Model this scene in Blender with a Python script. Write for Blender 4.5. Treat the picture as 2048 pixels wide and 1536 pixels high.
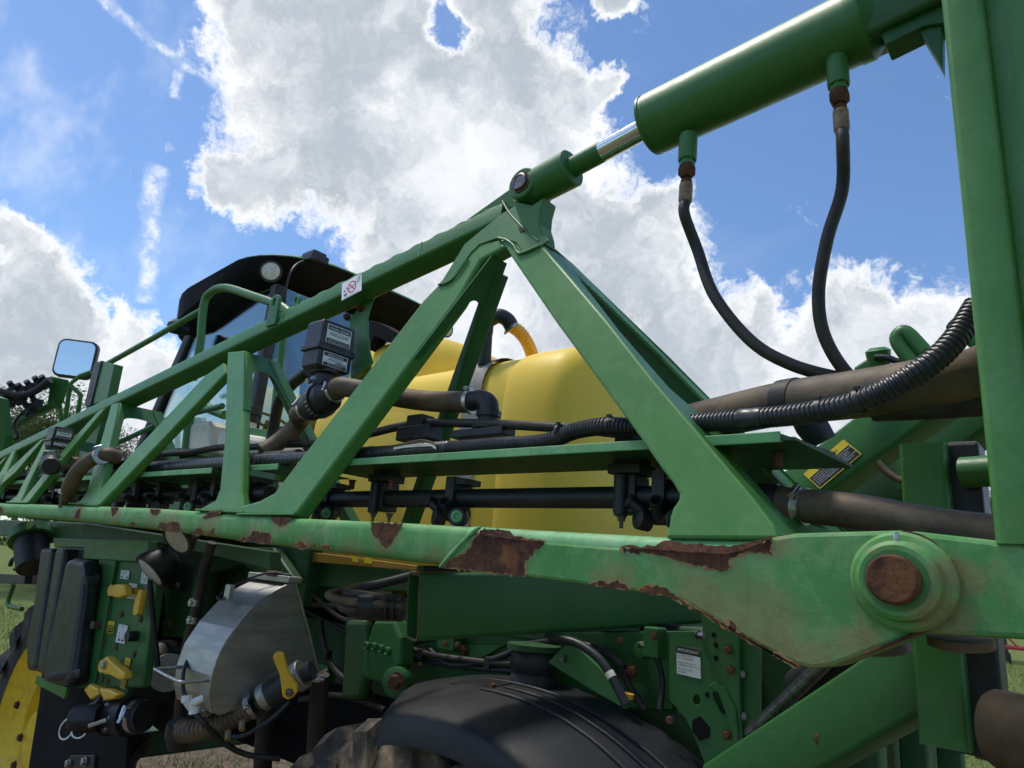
import bpy, bmesh, math, random
import numpy as np
from mathutils import Vector, Matrix, noise as mnoise
from math import radians, sin, cos, tan, pi
random.seed(7)
scene = bpy.context.scene
for o in list(bpy.data.objects): bpy.data.objects.remove(o)
col = scene.collection

# ------------------------------------------------------------------ camera
# World: +X towards the rear of the machine, +Y across it away from the photographer, +Z up.
FPX = 1400.0                                    # focal length in pixels of the 2048 px wide photograph
PITCH, ROLL, YAW = radians(15.2), radians(4.7), radians(48.8)
CAM = np.array([0.0, -1.2, 2.1])
_fw = np.array([-cos(YAW), sin(YAW), 0.0]); _rt = np.array([sin(YAW), cos(YAW), 0.0]); _up = np.array([0, 0, 1.0])
CF = _fw*cos(PITCH)+_up*sin(PITCH); _u = _up*cos(PITCH)-_fw*sin(PITCH)
CR = _rt*cos(ROLL)+_u*sin(ROLL); CU = _u*cos(ROLL)-_rt*sin(ROLL)
cd = bpy.data.cameras.new('camera'); cam = bpy.data.objects.new('camera', cd); col.objects.link(cam)
cam.matrix_world = Matrix(((CR[0], CU[0], -CF[0], CAM[0]), (CR[1], CU[1], -CF[1], CAM[1]), (CR[2], CU[2], -CF[2], CAM[2]), (0, 0, 0, 1)))
cd.sensor_fit = 'HORIZONTAL'; cd.sensor_width = 36.0; cd.lens = 36.0*FPX/2048.0
cd.clip_start = 0.05; cd.clip_end = 3000
cd.dof.use_dof = True; cd.dof.focus_distance = 2.1; cd.dof.aperture_fstop = 9.0
scene.camera = cam

def ray(x, y): return CF*FPX + CR*(x-1024) - CU*(y-768)
def pY(x, y, Y): r = ray(x, y); return CAM + r*((Y-CAM[1])/r[1])
def pX(x, y, X): r = ray(x, y); return CAM + r*((X-CAM[0])/r[0])
def pZ(x, y, Z): r = ray(x, y); return CAM + r*((Z-CAM[2])/r[2])
def pD(x, y, d): return CAM + ray(x, y)*(d/FPX)
def pP(x, y, p0, n): r = ray(x, y); n = np.array(n, float); return CAM + r*(((np.array(p0)-CAM) @ n)/(r @ n))

# ------------------------------------------------------------------ light and exposure
SUN_AZ = np.array([-0.95, -0.22]); SUN_EL = radians(67)
SUN_AZ = SUN_AZ/np.linalg.norm(SUN_AZ)
SUN_DIR = np.array([SUN_AZ[0]*cos(SUN_EL), SUN_AZ[1]*cos(SUN_EL), sin(SUN_EL)])
sl = bpy.data.lights.new('sun', 'SUN'); sl.energy = 2.4; sl.angle = radians(10); sl.color = (1.0, 0.94, 0.84)
so = bpy.data.objects.new('sun', sl); col.objects.link(so)
so.rotation_euler = Vector(-SUN_DIR).to_track_quat('-Z', 'Y').to_euler(); so.location = (0, 0, 12)
scene.view_settings.view_transform = 'Standard'; scene.view_settings.look = 'None'
scene.view_settings.exposure = 0.27; scene.view_settings.gamma = 1.0
scene.view_settings.use_curve_mapping = False
scene.cycles.use_denoising = True; scene.cycles.use_adaptive_sampling = True; scene.cycles.adaptive_threshold = 0.03
scene.cycles.max_bounces = 6; scene.cycles.diffuse_bounces = 3; scene.cycles.glossy_bounces = 3; scene.cycles.transparent_max_bounces = 12

# ------------------------------------------------------------------ node helpers
class NT:
    def __init__(s, tree): s.t = tree
    def n(s, typ, **kw):
        nd = s.t.nodes.new(typ)
        for k, v in kw.items(): setattr(nd, k, v)
        return nd
    def link(s, a, b): s.t.links.new(a, b)
    def put(s, sock, v):
        if isinstance(v, bpy.types.NodeSocket): s.link(v, sock)
        else: sock.default_value = v
    def math(s, op, a, b=None, c=None, clamp=False):
        nd = s.n('ShaderNodeMath', operation=op, use_clamp=clamp); s.put(nd.inputs[0], a)
        if b is not None: s.put(nd.inputs[1], b)
        if c is not None: s.put(nd.inputs[2], c)
        return nd.outputs[0]
    def vec(s, op, a, b=None, scale=None):
        nd = s.n('ShaderNodeVectorMath', operation=op); s.put(nd.inputs[0], a)
        if b is not None: s.put(nd.inputs[1], b)
        if scale is not None: s.put(nd.inputs[3], scale)
        return nd.outputs['Value'] if op in ('DISTANCE', 'LENGTH', 'DOT_PRODUCT') else nd.outputs['Vector']
    def ramp(s, v, a, b, lo=0.0, hi=1.0, kind='SMOOTHSTEP'):
        nd = s.n('ShaderNodeMapRange', interpolation_type=kind); s.put(nd.inputs['Value'], v)
        nd.inputs['From Min'].default_value = a; nd.inputs['From Max'].default_value = b
        nd.inputs['To Min'].default_value = lo; nd.inputs['To Max'].default_value = hi
        return nd.outputs[0]
    def noise(s, v, scale, detail=4.0, rough=0.55, dist=0.0, color=False):
        nd = s.n('ShaderNodeTexNoise'); s.put(nd.inputs['Vector'], v)
        nd.inputs['Scale'].default_value = scale; nd.inputs['Detail'].default_value = detail
        nd.inputs['Roughness'].default_value = rough; nd.inputs['Distortion'].default_value = dist
        return nd.outputs['Color'] if color else nd.outputs['Fac']
    def mix(s, f, a, b):
        nd = s.n('ShaderNodeMix', data_type='RGBA'); s.put(nd.inputs[0], f)
        for sock, v in ((nd.inputs[6], a), (nd.inputs[7], b)):
            if isinstance(v, bpy.types.NodeSocket): s.link(v, sock)
            else: sock.default_value = (*v[:3], 1.0)
        return nd.outputs[2]

# ------------------------------------------------------------------ world: Nishita sky with broken cumulus
def unit(v): v = np.array(v, float); return v/np.linalg.norm(v)
def pdir(x, y): return unit(ray(x, y))
world = bpy.data.worlds.new('World'); scene.world = world; world.use_nodes = True
W = NT(world.node_tree); world.node_tree.nodes.clear()
sky = W.n('ShaderNodeTexSky', sky_type='NISHITA', sun_disc=False)
sky.sun_elevation = SUN_EL; sky.sun_rotation = math.atan2(SUN_DIR[0], SUN_DIR[1])
sky.air_density = 1.0; sky.dust_density = 0.35; sky.ozone_density = 2.2; sky.altitude = 50
tc = W.n('ShaderNodeTexCoord'); D0 = W.vec('NORMALIZE', tc.outputs['Generated'])
BLOBS = [  # centre of each cloud lobe (where it stands in the sky), angular radius in px of the photograph
 (600,40,190),(540,-60,170),(700,90,250),(880,170,210),(1010,150,180),(600,240,170),(540,330,130),(455,350,75),(700,320,190),(850,330,250),
 (1040,280,200),(1150,190,85),(1215,150,45),(820,460,150),(770,525,85),(950,470,230),(1100,420,200),(1180,470,190),(1250,560,190),
 (1310,430,110),(1100,600,250),(1350,650,120),(900,620,220),(760,-40,170),(980,-40,150),(1420,740,190),
 (1530,650,80),(1500,760,190),(1700,690,150),(1760,610,80),(1850,690,130),(1620,800,240),(1950,780,200),
 (30,490,70),(60,580,110),(110,640,100),(150,660,85),(20,690,160),(175,720,100),(275,680,75),(330,730,80),(60,790,180),(310,790,130),(200,830,200),
 (1240,-5,48),(1330,820,260),(500,830,200),(1900,900,220)]
WARP = W.vec('SUBTRACT', W.noise(D0, 8.0, 5.0, 0.66, color=True), (0.5, 0.5, 0.5))
VC = W.vec('ADD', D0, W.vec('SCALE', WARP, scale=0.135))
acc = None
for x, y, r in BLOBS:
    m_ = W.math('SUBTRACT', 1.0, W.math('MULTIPLY', W.vec('DISTANCE', VC, tuple(pdir(x, y))), FPX/(r*1.06)))
    acc = m_ if acc is None else W.math('MAXIMUM', acc, m_)
acc = W.math('MAXIMUM', acc, 0.0)
# beyond the frame the same broken cover goes on
other = W.ramp(W.noise(W.vec('ADD', VC, (3.1, 1.7, 0.4)), 2.3, 2.0, 0.5), 0.46, 0.72, 0.0, 0.75)
away = W.ramp(W.vec('DOT_PRODUCT', D0, tuple(pdir(1024, 500))), 0.86, 0.66, 0.0, 1.0)
acc = W.math('MAXIMUM', acc, W.math('MULTIPLY', other, away))
fine_ = W.noise(VC, 13.0, 8.0, 0.70)
shift = W.noise(W.vec('ADD', VC, tuple(unit(SUN_DIR)*0.022)), 13.0, 5.0, 0.70)
hole = W.ramp(W.vec('DISTANCE', VC, tuple(pdir(888, 40))), 0.0, 0.062, 0.62, 0.0)
fld = W.math('SUBTRACT', W.math('ADD', acc, W.math('MULTIPLY', W.math('SUBTRACT', fine_, 0.5), 1.15)), hole)
cover = W.ramp(fld, 0.13, 0.40)
thick = W.ramp(fld, 0.20, 0.58)
lit = W.ramp(W.math('SUBTRACT', fine_, shift), -0.06, 0.20)          # sunward flanks
soft = W.noise(VC, 5.5, 5.0, 0.62)
grey = W.mix(W.ramp(soft, 0.38, 0.64), (0.42, 0.47, 0.53), (0.76, 0.79, 0.83))
white = (0.98, 0.98, 0.97)
body = W.mix(thick, white, grey)
ccol = W.mix(W.math('MULTIPLY', lit, W.ramp(fld, 0.80, 0.25, 0.12, 0.85)), body, white)
# high thin cloud and old vapour trails
wisp = W.noise(W.vec('MULTIPLY', D0, (1.0, 2.6, 2.0)), 3.6, 4.0, 0.6)
ci = W.math('MULTIPLY', W.ramp(wisp, 0.48, 0.78, 0.0, 0.5), W.ramp(W.vec('DISTANCE', D0, tuple(pdir(40, 60))), 0.42, 0.05, 0.12, 1.0))
brk = W.ramp(W.noise(D0, 48.0, 6.0, 0.72), 0.38, 0.68)
wob = W.vec('ADD', D0, W.vec('SCALE', W.vec('SUBTRACT', W.noise(D0, 40.0, 3.0, 0.6, color=True), (0.5, 0.5, 0.5)), scale=0.022))
def trail(pts, width, strength):
    global ci
    for (a, b) in zip(pts[:-1], pts[1:]):
        da, db = pdir(*a), pdir(*b); n = unit(np.cross(da, db)); t = unit(db-da); mid = unit(da+db); half = np.linalg.norm(db-da)/2
        across = W.ramp(W.math('ABSOLUTE', W.vec('DOT_PRODUCT', wob, tuple(n))), width*0.1, width*1.25, 1.0, 0.0)
        along = W.ramp(W.math('ABSOLUTE', W.math('SUBTRACT', W.vec('DOT_PRODUCT', D0, tuple(t)), float(mid @ t))), half*1.0, half*1.06+0.004, 1.0, 0.0)
        m = W.math('MULTIPLY', W.math('MULTIPLY', across, along), W.math('MULTIPLY_ADD', brk, strength*0.80, strength*0.20))
        ci = W.math('MAXIMUM', ci, m)
trail([(190, -20), (300, 85), (480, 195)], 0.008, 0.75)
trail([(366, 85), (350, 190)], 0.007, 0.8)
trail([(318, 335), (300, 400), (306, 470), (290, 600)], 0.014, 0.8)
trail([(338, 288), (344, 298)], 0.006, 0.8)
sk = W.vec('MULTIPLY', sky.outputs['Color'], (0.14*0.76, 0.14*0.88, 0.14*1.0))
base = W.mix(ci, sk, (0.90, 0.93, 0.97))
final = W.mix(cover, base, ccol)
bg = W.n('ShaderNodeBackground'); W.link(final, bg.inputs['Color']); bg.inputs['Strength'].default_value = 1.0
out = W.n('ShaderNodeOutputWorld'); W.link(bg.outputs[0], out.inputs['Surface'])
world.cycles.sampling_method = 'MANUAL'; world.cycles.sample_map_resolution = 512

# ------------------------------------------------------------------ materials
MATS = {}
def new_mat(name):
    m = bpy.data.materials.new(name); m.use_nodes = True; nt = NT(m.node_tree)
    b = m.node_tree.nodes['Principled BSDF']; MATS[name] = m
    g = nt.n('ShaderNodeNewGeometry'); return m, nt, b, g.outputs['Position']
def bump(nt, b, h, strength, dist):
    bm_ = nt.n('ShaderNodeBump'); bm_.inputs['Strength'].default_value = strength; bm_.inputs['Distance'].default_value = dist
    nt.put(bm_.inputs['Height'], h); nt.link(bm_.outputs[0], b.inputs['Normal'])
def simple(name, c1, c2, rough=0.5, metal=0.0, scale=8.0, bstr=0.0, bscale=60.0, spec=0.5, dust=None, dust_amt=0.0, r2=None, sx=(1, 1, 1)):
    m, nt, b, P = new_mat(name)
    f = nt.ramp(nt.noise(nt.vec('MULTIPLY', P, sx), scale, 6.0, 0.6), 0.33, 0.67)
    c = nt.mix(f, c1, c2)
    if dust:
        d = nt.math('MULTIPLY', nt.ramp(nt.noise(P, scale*2.3, 8.0, 0.68), 0.42, 0.72), dust_amt)
        c = nt.mix(d, c, dust)
    nt.link(c, b.inputs['Base Color']); b.inputs['Metallic'].default_value = metal
    nt.put(b.inputs['Roughness'], nt.math('MULTIPLY_ADD', nt.noise(P, scale*3, 5.0, 0.6), 0.28, rough-0.14))
    b.inputs['Specular IOR Level'].default_value = spec
    if bstr: bump(nt, b, nt.noise(P, bscale, 5.0, 0.6), bstr, 0.002)
    return m
def paint(name, c1, c2, chalk, chalk_amt, rough=0.42, scratches=True, stain=0.0, spots=()):
    m, nt, b, P = new_mat(name)
    c = nt.mix(nt.ramp(nt.noise(P, 3.0, 5.0, 0.55), 0.3, 0.7), c1, c2)
    ch = nt.math('MULTIPLY', nt.ramp(nt.noise(P, 14.0, 9.0, 0.74, 0.4), 0.45, 0.64), chalk_amt)
    c = nt.mix(ch, c, chalk)
    fine = nt.noise(P, 150.0, 6.0, 0.75)
    c = nt.mix(nt.ramp(fine, 0.60, 0.74, 0.0, 0.30+0.4*chalk_amt), c, chalk)
    if stain:
        st = nt.noise(nt.vec('MULTIPLY', P, (7.0, 3.0, 1.6)), 3.0, 7.0, 0.68, 0.5)
        c = nt.mix(nt.ramp(st, 0.50, 0.74, 0.0, stain), c, (0.27, 0.23, 0.10))
    if spots:
        wv = nt.vec('ADD', P, nt.vec('SCALE', nt.vec('SUBTRACT', nt.noise(P, 16.0, 6.0, 0.7, color=True), (0.5, 0.5, 0.5)), scale=0.09)); a_ = None
        for q, r_, k_ in spots:
            d_ = nt.vec('LENGTH', nt.vec('MULTIPLY', nt.vec('SUBTRACT', wv, tuple(q)), (0.75, 0.3, 1.0)))
            m_ = nt.ramp(d_, r_*0.35, r_, k_, 0.0); a_ = m_ if a_ is None else nt.math('MAXIMUM', a_, m_)
        tan_ = nt.mix(nt.ramp(nt.noise(P, 35.0, 6.0, 0.7), 0.35, 0.7), (0.30, 0.26, 0.11), (0.25, 0.13, 0.045))
        c = nt.mix(a_, c, tan_)
    if scratches:
        sc_ = nt.noise(nt.vec('MULTIPLY', P, (14.0, 40.0, 60.0)), 4.0, 3.0, 0.5)
        c = nt.mix(nt.ramp(sc_, 0.735, 0.76, 0.0, 0.55), c, (0.35, 0.45, 0.33))
        st2 = nt.noise(nt.vec('MULTIPLY', P, (60.0, 20.0, 3.0)), 1.0, 5.0, 0.7)
        c = nt.mix(nt.ramp(st2, 0.58, 0.72, 0.0, 0.28), c, (0.05, 0.10, 0.035))
        sp = nt.noise(P, 42.0, 3.0, 0.5)
        c = nt.mix(nt.ramp(sp, 0.765, 0.78, 0.0, 0.9), c, (0.09, 0.03, 0.016))
    nt.link(c, b.inputs['Base Color'])
    nt.put(b.inputs['Roughness'], nt.math('MULTIPLY_ADD', nt.noise(P, 20.0, 6.0, 0.65), 0.30, rough-0.15+0.15*chalk_amt))
    bump(nt, b, nt.math('ADD', nt.noise(P, 210.0, 3.0, 0.5), nt.math('MULTIPLY', nt.noise(P, 9.0, 3.0, 0.5), 4.0)), 0.12, 0.002)
    return m
SPOTS = [(pY(x, y, 0.0), r, k) for x, y, r, k in ((1000, 1110, .06, .45), (770, 1075, .06, .6), (560, 1045, .05, .6), (505, 1080, .07, .6), (610, 1095, .05, .6), (340, 1055, .09, .65), (415, 1065, .07, .6), (228, 1024, .08, .5),
    (310, 1024, .08, .5), (154, 1030, .08, .6), (425, 1030, .07, .6), (1400, 1105, .09, .35), (1540, 1085, .05, .6), (1500, 1250, .10, .65), (1400, 1205, .07, .6), (1600, 1325, .06, .7), (1720, 1300, .06, .6), (1890, 1230, .045, .7), (1915, 1150, .035, .7), (1230, 1165, .05, .6), (870, 1125, .05, .5), (1790, 1105, .03, .6), (700, 1110, .06, .5))]
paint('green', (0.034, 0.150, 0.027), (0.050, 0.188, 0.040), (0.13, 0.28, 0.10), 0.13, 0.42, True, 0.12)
paint('green_shaded', (0.014, 0.062, 0.018), (0.022, 0.085, 0.026), (0.05, 0.12, 0.05), 0.15, 0.5)  # same green, darkened to paint in shade on tray and under parts
paint('green_worn_lit', (0.052, 0.195, 0.032), (0.078, 0.240, 0.048), (0.17, 0.34, 0.13), 0.22, 0.36, True, 0.12)  # chalky weathered green, also lightened to paint in sheen on front faces
paint('green_dark', (0.022, 0.112, 0.024), (0.030, 0.138, 0.032), (0.07, 0.17, 0.07), 0.16, 0.44)  # same paint as green, darker to paint in shade behind and below
paint('green_faded', (0.060, 0.255, 0.046), (0.112, 0.335, 0.092), (0.26, 0.45, 0.20), 0.50, 0.46, True, 0.42, SPOTS)
paint('green_lip', (0.10, 0.33, 0.11), (0.17, 0.43, 0.17), (0.30, 0.52, 0.28), 0.55, 0.5, True, 0.25)
simple('black', (0.010, 0.011, 0.013), (0.020, 0.021, 0.024), 0.48, scale=12, bstr=0.12, bscale=250, dust=(0.07, 0.065, 0.06), dust_amt=0.22)
simple('black_plastic', (0.012, 0.013, 0.016), (0.022, 0.023, 0.027), 0.40, scale=6, bstr=0.35, bscale=420, dust=(0.11, 0.105, 0.10), dust_amt=0.34)
simple('fender_black', (0.008, 0.009, 0.011), (0.013, 0.014, 0.017), 0.46, scale=5, bstr=0.45, bscale=500, dust=(0.06, 0.06, 0.06), dust_amt=0.2, spec=0.42)
simple('rubber_hose', (0.075, 0.052, 0.032), (0.155, 0.102, 0.055), 0.62, scale=9, bstr=0.35, bscale=160, dust=(0.22, 0.15, 0.08), dust_amt=0.5)
simple('hose_dark', (0.014, 0.012, 0.011), (0.045, 0.034, 0.025), 0.55, scale=7, bstr=0.2, bscale=140, dust=(0.10, 0.075, 0.05), dust_amt=0.3)
simple('conduit', (0.016, 0.017, 0.020), (0.034, 0.035, 0.038), 0.38, scale=15, dust=(0.10, 0.085, 0.06), dust_amt=0.3)
simple('tank_yellow', (0.87, 0.59, 0.060), (0.91, 0.64, 0.080), 0.46, scale=1.6, bstr=0.10, bscale=30, dust=(0.62, 0.40, 0.08), dust_amt=0.15, spec=0.28)
simple('tank_yellow_shaded', (0.30, 0.17, 0.02), (0.40, 0.22, 0.03), 0.5, scale=6)  # tank yellow with the shade below the boom put into its colour
simple('crimp', (0.20, 0.14, 0.07), (0.32, 0.24, 0.13), 0.5, scale=60, dust=(0.12, 0.04, 0.02), dust_amt=0.8)
simple('yellow', (0.78, 0.46, 0.03), (0.83, 0.51, 0.05), 0.45, scale=20, dust=(0.45, 0.30, 0.10), dust_amt=0.3)
simple('rim_yellow', (0.80, 0.52, 0.02), (0.86, 0.58, 0.03), 0.40, scale=6, dust=(0.30, 0.16, 0.06), dust_amt=0.35)
simple('cream', (0.72, 0.66, 0.52), (0.78, 0.73, 0.60), 0.5, scale=4)
simple('white_plastic', (0.78, 0.78, 0.74), (0.84, 0.84, 0.80), 0.4, scale=20, dust=(0.4, 0.36, 0.28), dust_amt=0.3)
simple('steel', (0.38, 0.375, 0.35), (0.50, 0.49, 0.46), 0.50, 1.0, scale=5, bstr=0.05, bscale=90, sx=(1, 1, 6))
simple('zinc', (0.50, 0.50, 0.50), (0.62, 0.62, 0.62), 0.36, 1.0, scale=40, dust=(0.16, 0.10, 0.06), dust_amt=0.4)
simple('chrome', (0.72, 0.73, 0.75), (0.80, 0.80, 0.82), 0.16, 1.0, scale=5, sx=(1, 8, 8))
simple('tyre', (0.020, 0.019, 0.018), (0.040, 0.036, 0.032), 0.75, scale=5, bstr=0.3, bscale=120, dust=(0.30, 0.20, 0.12), dust_amt=1.0)
m, nt, b, P = new_mat('tyre_mud')
mud = nt.ramp(nt.noise(P, 4.5, 7.0, 0.66), 0.40, 0.60)
c = nt.mix(mud, nt.mix(nt.ramp(nt.noise(P, 20.0), 0.3, 0.7), (0.022, 0.021, 0.021), (0.05, 0.046, 0.042)), nt.mix(nt.ramp(nt.noise(P, 13.0, 6.0, 0.7), 0.35, 0.7), (0.15, 0.105, 0.065), (0.42, 0.29, 0.17)))
nt.link(c, b.inputs['Base Color']); b.inputs['Roughness'].default_value = 0.82; bump(nt, b, nt.noise(P, 70.0, 7.0, 0.7), 0.5, 0.006)
simple('tyre_clean', (0.016, 0.016, 0.017), (0.03, 0.029, 0.028), 0.7, scale=5, bstr=0.3, bscale=120, dust=(0.12, 0.10, 0.08), dust_amt=0.35)
simple('strap', (0.25, 0.235, 0.20), (0.34, 0.32, 0.27), 0.7, scale=30, bstr=0.3, bscale=300)
simple('red', (0.40, 0.02, 0.025), (0.50, 0.03, 0.03), 0.45, scale=3)
simple('orange_hose', (0.80, 0.38, 0.04), (0.85, 0.45, 0.06), 0.4, scale=10)
simple('label_white', (0.72, 0.73, 0.74), (0.80, 0.80, 0.80), 0.4, scale=60)
simple('label_black', (0.012, 0.012, 0.013), (0.02, 0.02, 0.02), 0.4, scale=60)
simple('label_yellow', (0.80, 0.58, 0.03), (0.85, 0.62, 0.04), 0.4, scale=60)
simple('label_red', (0.62, 0.05, 0.04), (0.66, 0.07, 0.05), 0.4, scale=60)
simple('lens', (0.55, 0.54, 0.48), (0.70, 0.68, 0.62), 0.25, scale=50, bstr=0.3, bscale=200)
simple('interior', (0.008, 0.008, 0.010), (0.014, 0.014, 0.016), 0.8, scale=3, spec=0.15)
simple('bark', (0.07, 0.05, 0.035), (0.12, 0.09, 0.065), 0.85, scale=12, bstr=0.6, bscale=30)
simple('rusty_bolt', (0.10, 0.035, 0.018), (0.17, 0.07, 0.035), 0.8, scale=60, bstr=0.5, bscale=200)
# rust with layered scale
m, nt, b, P = new_mat('rust')
n1 = nt.noise(P, 20.0, 9.0, 0.72, 1.5); n2 = nt.noise(nt.vec('MULTIPLY', P, (1, 1, 2.5)), 60.0, 8.0, 0.75, 0.5)
c = nt.mix(nt.ramp(n1, 0.35, 0.65), (0.055, 0.026, 0.018), (0.150, 0.062, 0.034))
c = nt.mix(nt.ramp(n2, 0.56, 0.72, 0.0, 0.75), c, (0.30, 0.12, 0.040))
c = nt.mix(nt.ramp(nt.noise(P, 11.0, 5.0, 0.6), 0.52, 0.66, 0.0, 0.6), c, (0.28, 0.12, 0.045))
c = nt.mix(nt.ramp(nt.noise(P, 130.0, 6.0, 0.7), 0.56, 0.70, 0.0, 0.8), c, (0.014, 0.008, 0.007))
nt.link(c, b.inputs['Base Color']); b.inputs['Roughness'].default_value = 0.88; b.inputs['Specular IOR Level'].default_value = 0.25
bump(nt, b, nt.math('ADD', n1, nt.math('MULTIPLY', n2, 0.7)), 0.9, 0.004)
simple('rust_edge', (0.30, 0.15, 0.05), (0.40, 0.26, 0.11), 0.85, scale=30, bstr=0.4, bscale=150)
# bright pin face
simple('pin_steel', (0.16, 0.16, 0.17), (0.28, 0.28, 0.30), 0.38, 1.0, scale=50, dust=(0.10, 0.04, 0.02), dust_amt=0.5)
# window glass, tinted; mirror
m, nt, b, P = new_mat('glass')
tr = nt.n('ShaderNodeBsdfTransparent'); tr.inputs[0].default_value = (0.80, 0.90, 0.90, 1)
gl = nt.n('ShaderNodeBsdfGlossy'); gl.inputs['Roughness'].default_value = 0.02; gl.inputs[0].default_value = (0.9, 0.95, 0.95, 1)
lw = nt.n('ShaderNodeLayerWeight'); lw.inputs[0].default_value = 0.42
mx = nt.n('ShaderNodeMixShader'); nt.link(nt.math('MULTIPLY_ADD', lw.outputs['Fresnel'], 0.55, 0.06, clamp=True), mx.inputs[0]); nt.link(tr.outputs[0], mx.inputs[1]); nt.link(gl.outputs[0], mx.inputs[2])
nt.link(mx.outputs[0], nt.t.nodes['Material Output'].inputs['Surface'])
m, nt, b, P = new_mat('mirror')
b.inputs['Base Color'].default_value = (0.8, 0.82, 0.84, 1); b.inputs['Metallic'].default_value = 1; nt.put(b.inputs['Roughness'], nt.math('MULTIPLY_ADD', nt.noise(P, 30.0), 0.04, 0.02))
# foliage
def leafmat(name, a, b_):
    m, nt, b, P = new_mat(name)
    c = nt.mix(nt.ramp(nt.noise(P, 1.4, 4.0, 0.6), 0.3, 0.7), a, b_)
    c = nt.mix(nt.ramp(nt.noise(P, 17.0, 3.0, 0.6), 0.4, 0.75, 0.0, 0.6), c, tuple(x*1.6 for x in b_))
    nt.link(c, b.inputs['Base Color']); b.inputs['Roughness'].default_value = 0.6
    t = nt.n('ShaderNodeBsdfTranslucent'); nt.link(c, t.inputs[0]); mx = nt.n('ShaderNodeMixShader'); mx.inputs[0].default_value = 0.3
    nt.link(b.outputs[0], mx.inputs[1]); nt.link(t.outputs[0], mx.inputs[2]); nt.link(mx.outputs[0], nt.t.nodes['Material Output'].inputs['Surface'])
leafmat('leaf', (0.040, 0.075, 0.020), (0.085, 0.125, 0.035))
leafmat('leaf_light', (0.075, 0.115, 0.028), (0.125, 0.165, 0.045))
leafmat('grass_blade', (0.075, 0.120, 0.026), (0.135, 0.175, 0.048))
# ground: worn grass and dry soil
m, nt, b, P = new_mat('ground')
pat = nt.noise(P, 0.55, 6.0, 0.6)
near = nt.ramp(nt.vec('LENGTH', nt.vec('SUBTRACT', P, (-4.0, 2.0, 0.0))), 5.0, 13.0, 0.22, -0.18)
bare = nt.ramp(nt.math('ADD', pat, near), 0.46, 0.62)
soil = nt.mix(nt.ramp(nt.noise(P, 9.0, 9.0, 0.7), 0.3, 0.7), (0.075, 0.055, 0.036), (0.19, 0.15, 0.105))
grs = nt.mix(nt.ramp(nt.noise(P, 2.6, 8.0, 0.68), 0.3, 0.7), (0.085, 0.130, 0.026), (0.155, 0.190, 0.052))
grs = nt.mix(nt.ramp(nt.noise(P, 26.0, 6.0, 0.7), 0.45, 0.75, 0.0, 0.55), grs, (0.19, 0.18, 0.08))
nt.link(nt.mix(bare, grs, soil), b.inputs['Base Color']); b.inputs['Roughness'].default_value = 0.95; b.inputs['Specular IOR Level'].default_value = 0.15
bump(nt, b, nt.noise(P, 22.0, 9.0, 0.7), 0.9, 0.03)
def M(n): return MATS[n]

# ------------------------------------------------------------------ mesh helpers
WLOC = {}
def link(name, me, mats, parent=None, label=None):
    """Link a mesh whose vertices are in world space as one object with its origin at its middle."""
    if not isinstance(mats, (list, tuple)): mats = [mats]
    for m_ in mats: me.materials.append(M(m_))
    n = len(me.vertices); co = np.empty(n*3); me.vertices.foreach_get('co', co); co = co.reshape(-1, 3)
    c = (co.min(0)+co.max(0))/2; co -= c; me.vertices.foreach_set('co', co.ravel()); me.update()
    o = bpy.data.objects.new(name, me); col.objects.link(o); place(o, c, parent)
    if label: o['label'] = label
    return o
def place(o, c, parent):
    if parent is not None:
        o.parent = parent; o.location = Vector(c)-Vector(WLOC[parent.name])
    else: o.location = Vector(c)
    WLOC[o.name] = tuple(float(v) for v in c)
def share(name, me, c, parent, rot=None):
    o = bpy.data.objects.new(name, me); col.objects.link(o); place(o, c, parent)
    if rot is not None: o.rotation_euler = rot
    return o
def empty(name, loc, label=None, cat=None, group=None):
    o = bpy.data.objects.new(name, None); col.objects.link(o); o.location = loc; WLOC[name] = tuple(loc); WLOC[o.name] = tuple(loc)
    o.empty_display_size = 0.1
    if label: o['label'] = label
    if cat: o['category'] = cat
    if group: o['group'] = group
    return o
def tomesh(name, vs, fs, smooth=None, mi=None):
    me = bpy.data.meshes.new(name); me.from_pydata([tuple(map(float, v)) for v in vs], [], [tuple(f) for f in fs]); me.validate()
    bm = bmesh.new(); bm.from_mesh(me); bmesh.ops.recalc_face_normals(bm, faces=bm.faces); bm.to_mesh(me); bm.free()
    if mi is not None: me.polygons.foreach_set('material_index', mi)
    if smooth is not None:
        me.polygons.foreach_set('use_smooth', [True]*len(me.polygons)); me.set_sharp_from_angle(angle=radians(smooth))
    return me
class G:
    """Collects geometry of ONE part."""
    def __init__(s): s.v = []; s.f = []; s.m = []
    def add(s, vs, fs, m=0):
        k = len(s.v); s.v += [np.array(v, float) for v in vs]; s.f += [[i+k for i in f] for f in fs]; s.m += [m]*len(fs); return s
    def build(s, name, mats, parent=None, smooth=40, label=None, bev=0.0):
        me = tomesh(name, s.v, s.f, smooth, s.m); o = link(name, me, mats, parent, label)
        if bev:
            md = o.modifiers.new('edge', 'BEVEL'); md.width = bev; md.segments = 2; md.limit_method = 'ANGLE'; md.angle_limit = radians(35); md.harden_normals = False
        return o
def frame(d, up=(0, 0, 1)):
    d = unit(d); up = np.array(up, float)
    if abs(d @ unit(up)) > 0.98: up = np.array([1.0, 0, 0])
    s = unit(np.cross(d, up)); u = np.cross(s, d); return d, s, u
def rrect(w, h, r, n=3):
    pts = []
    for cx, cy, a0 in ((w/2-r, h/2-r, 0), (-w/2+r, h/2-r, 90), (-w/2+r, -h/2+r, 180), (w/2-r, -h/2+r, 270)):
        for i in range(n+1):
            a = radians(a0+90*i/n); pts.append((cx+r*cos(a), cy+r*sin(a)))
    return pts
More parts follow.
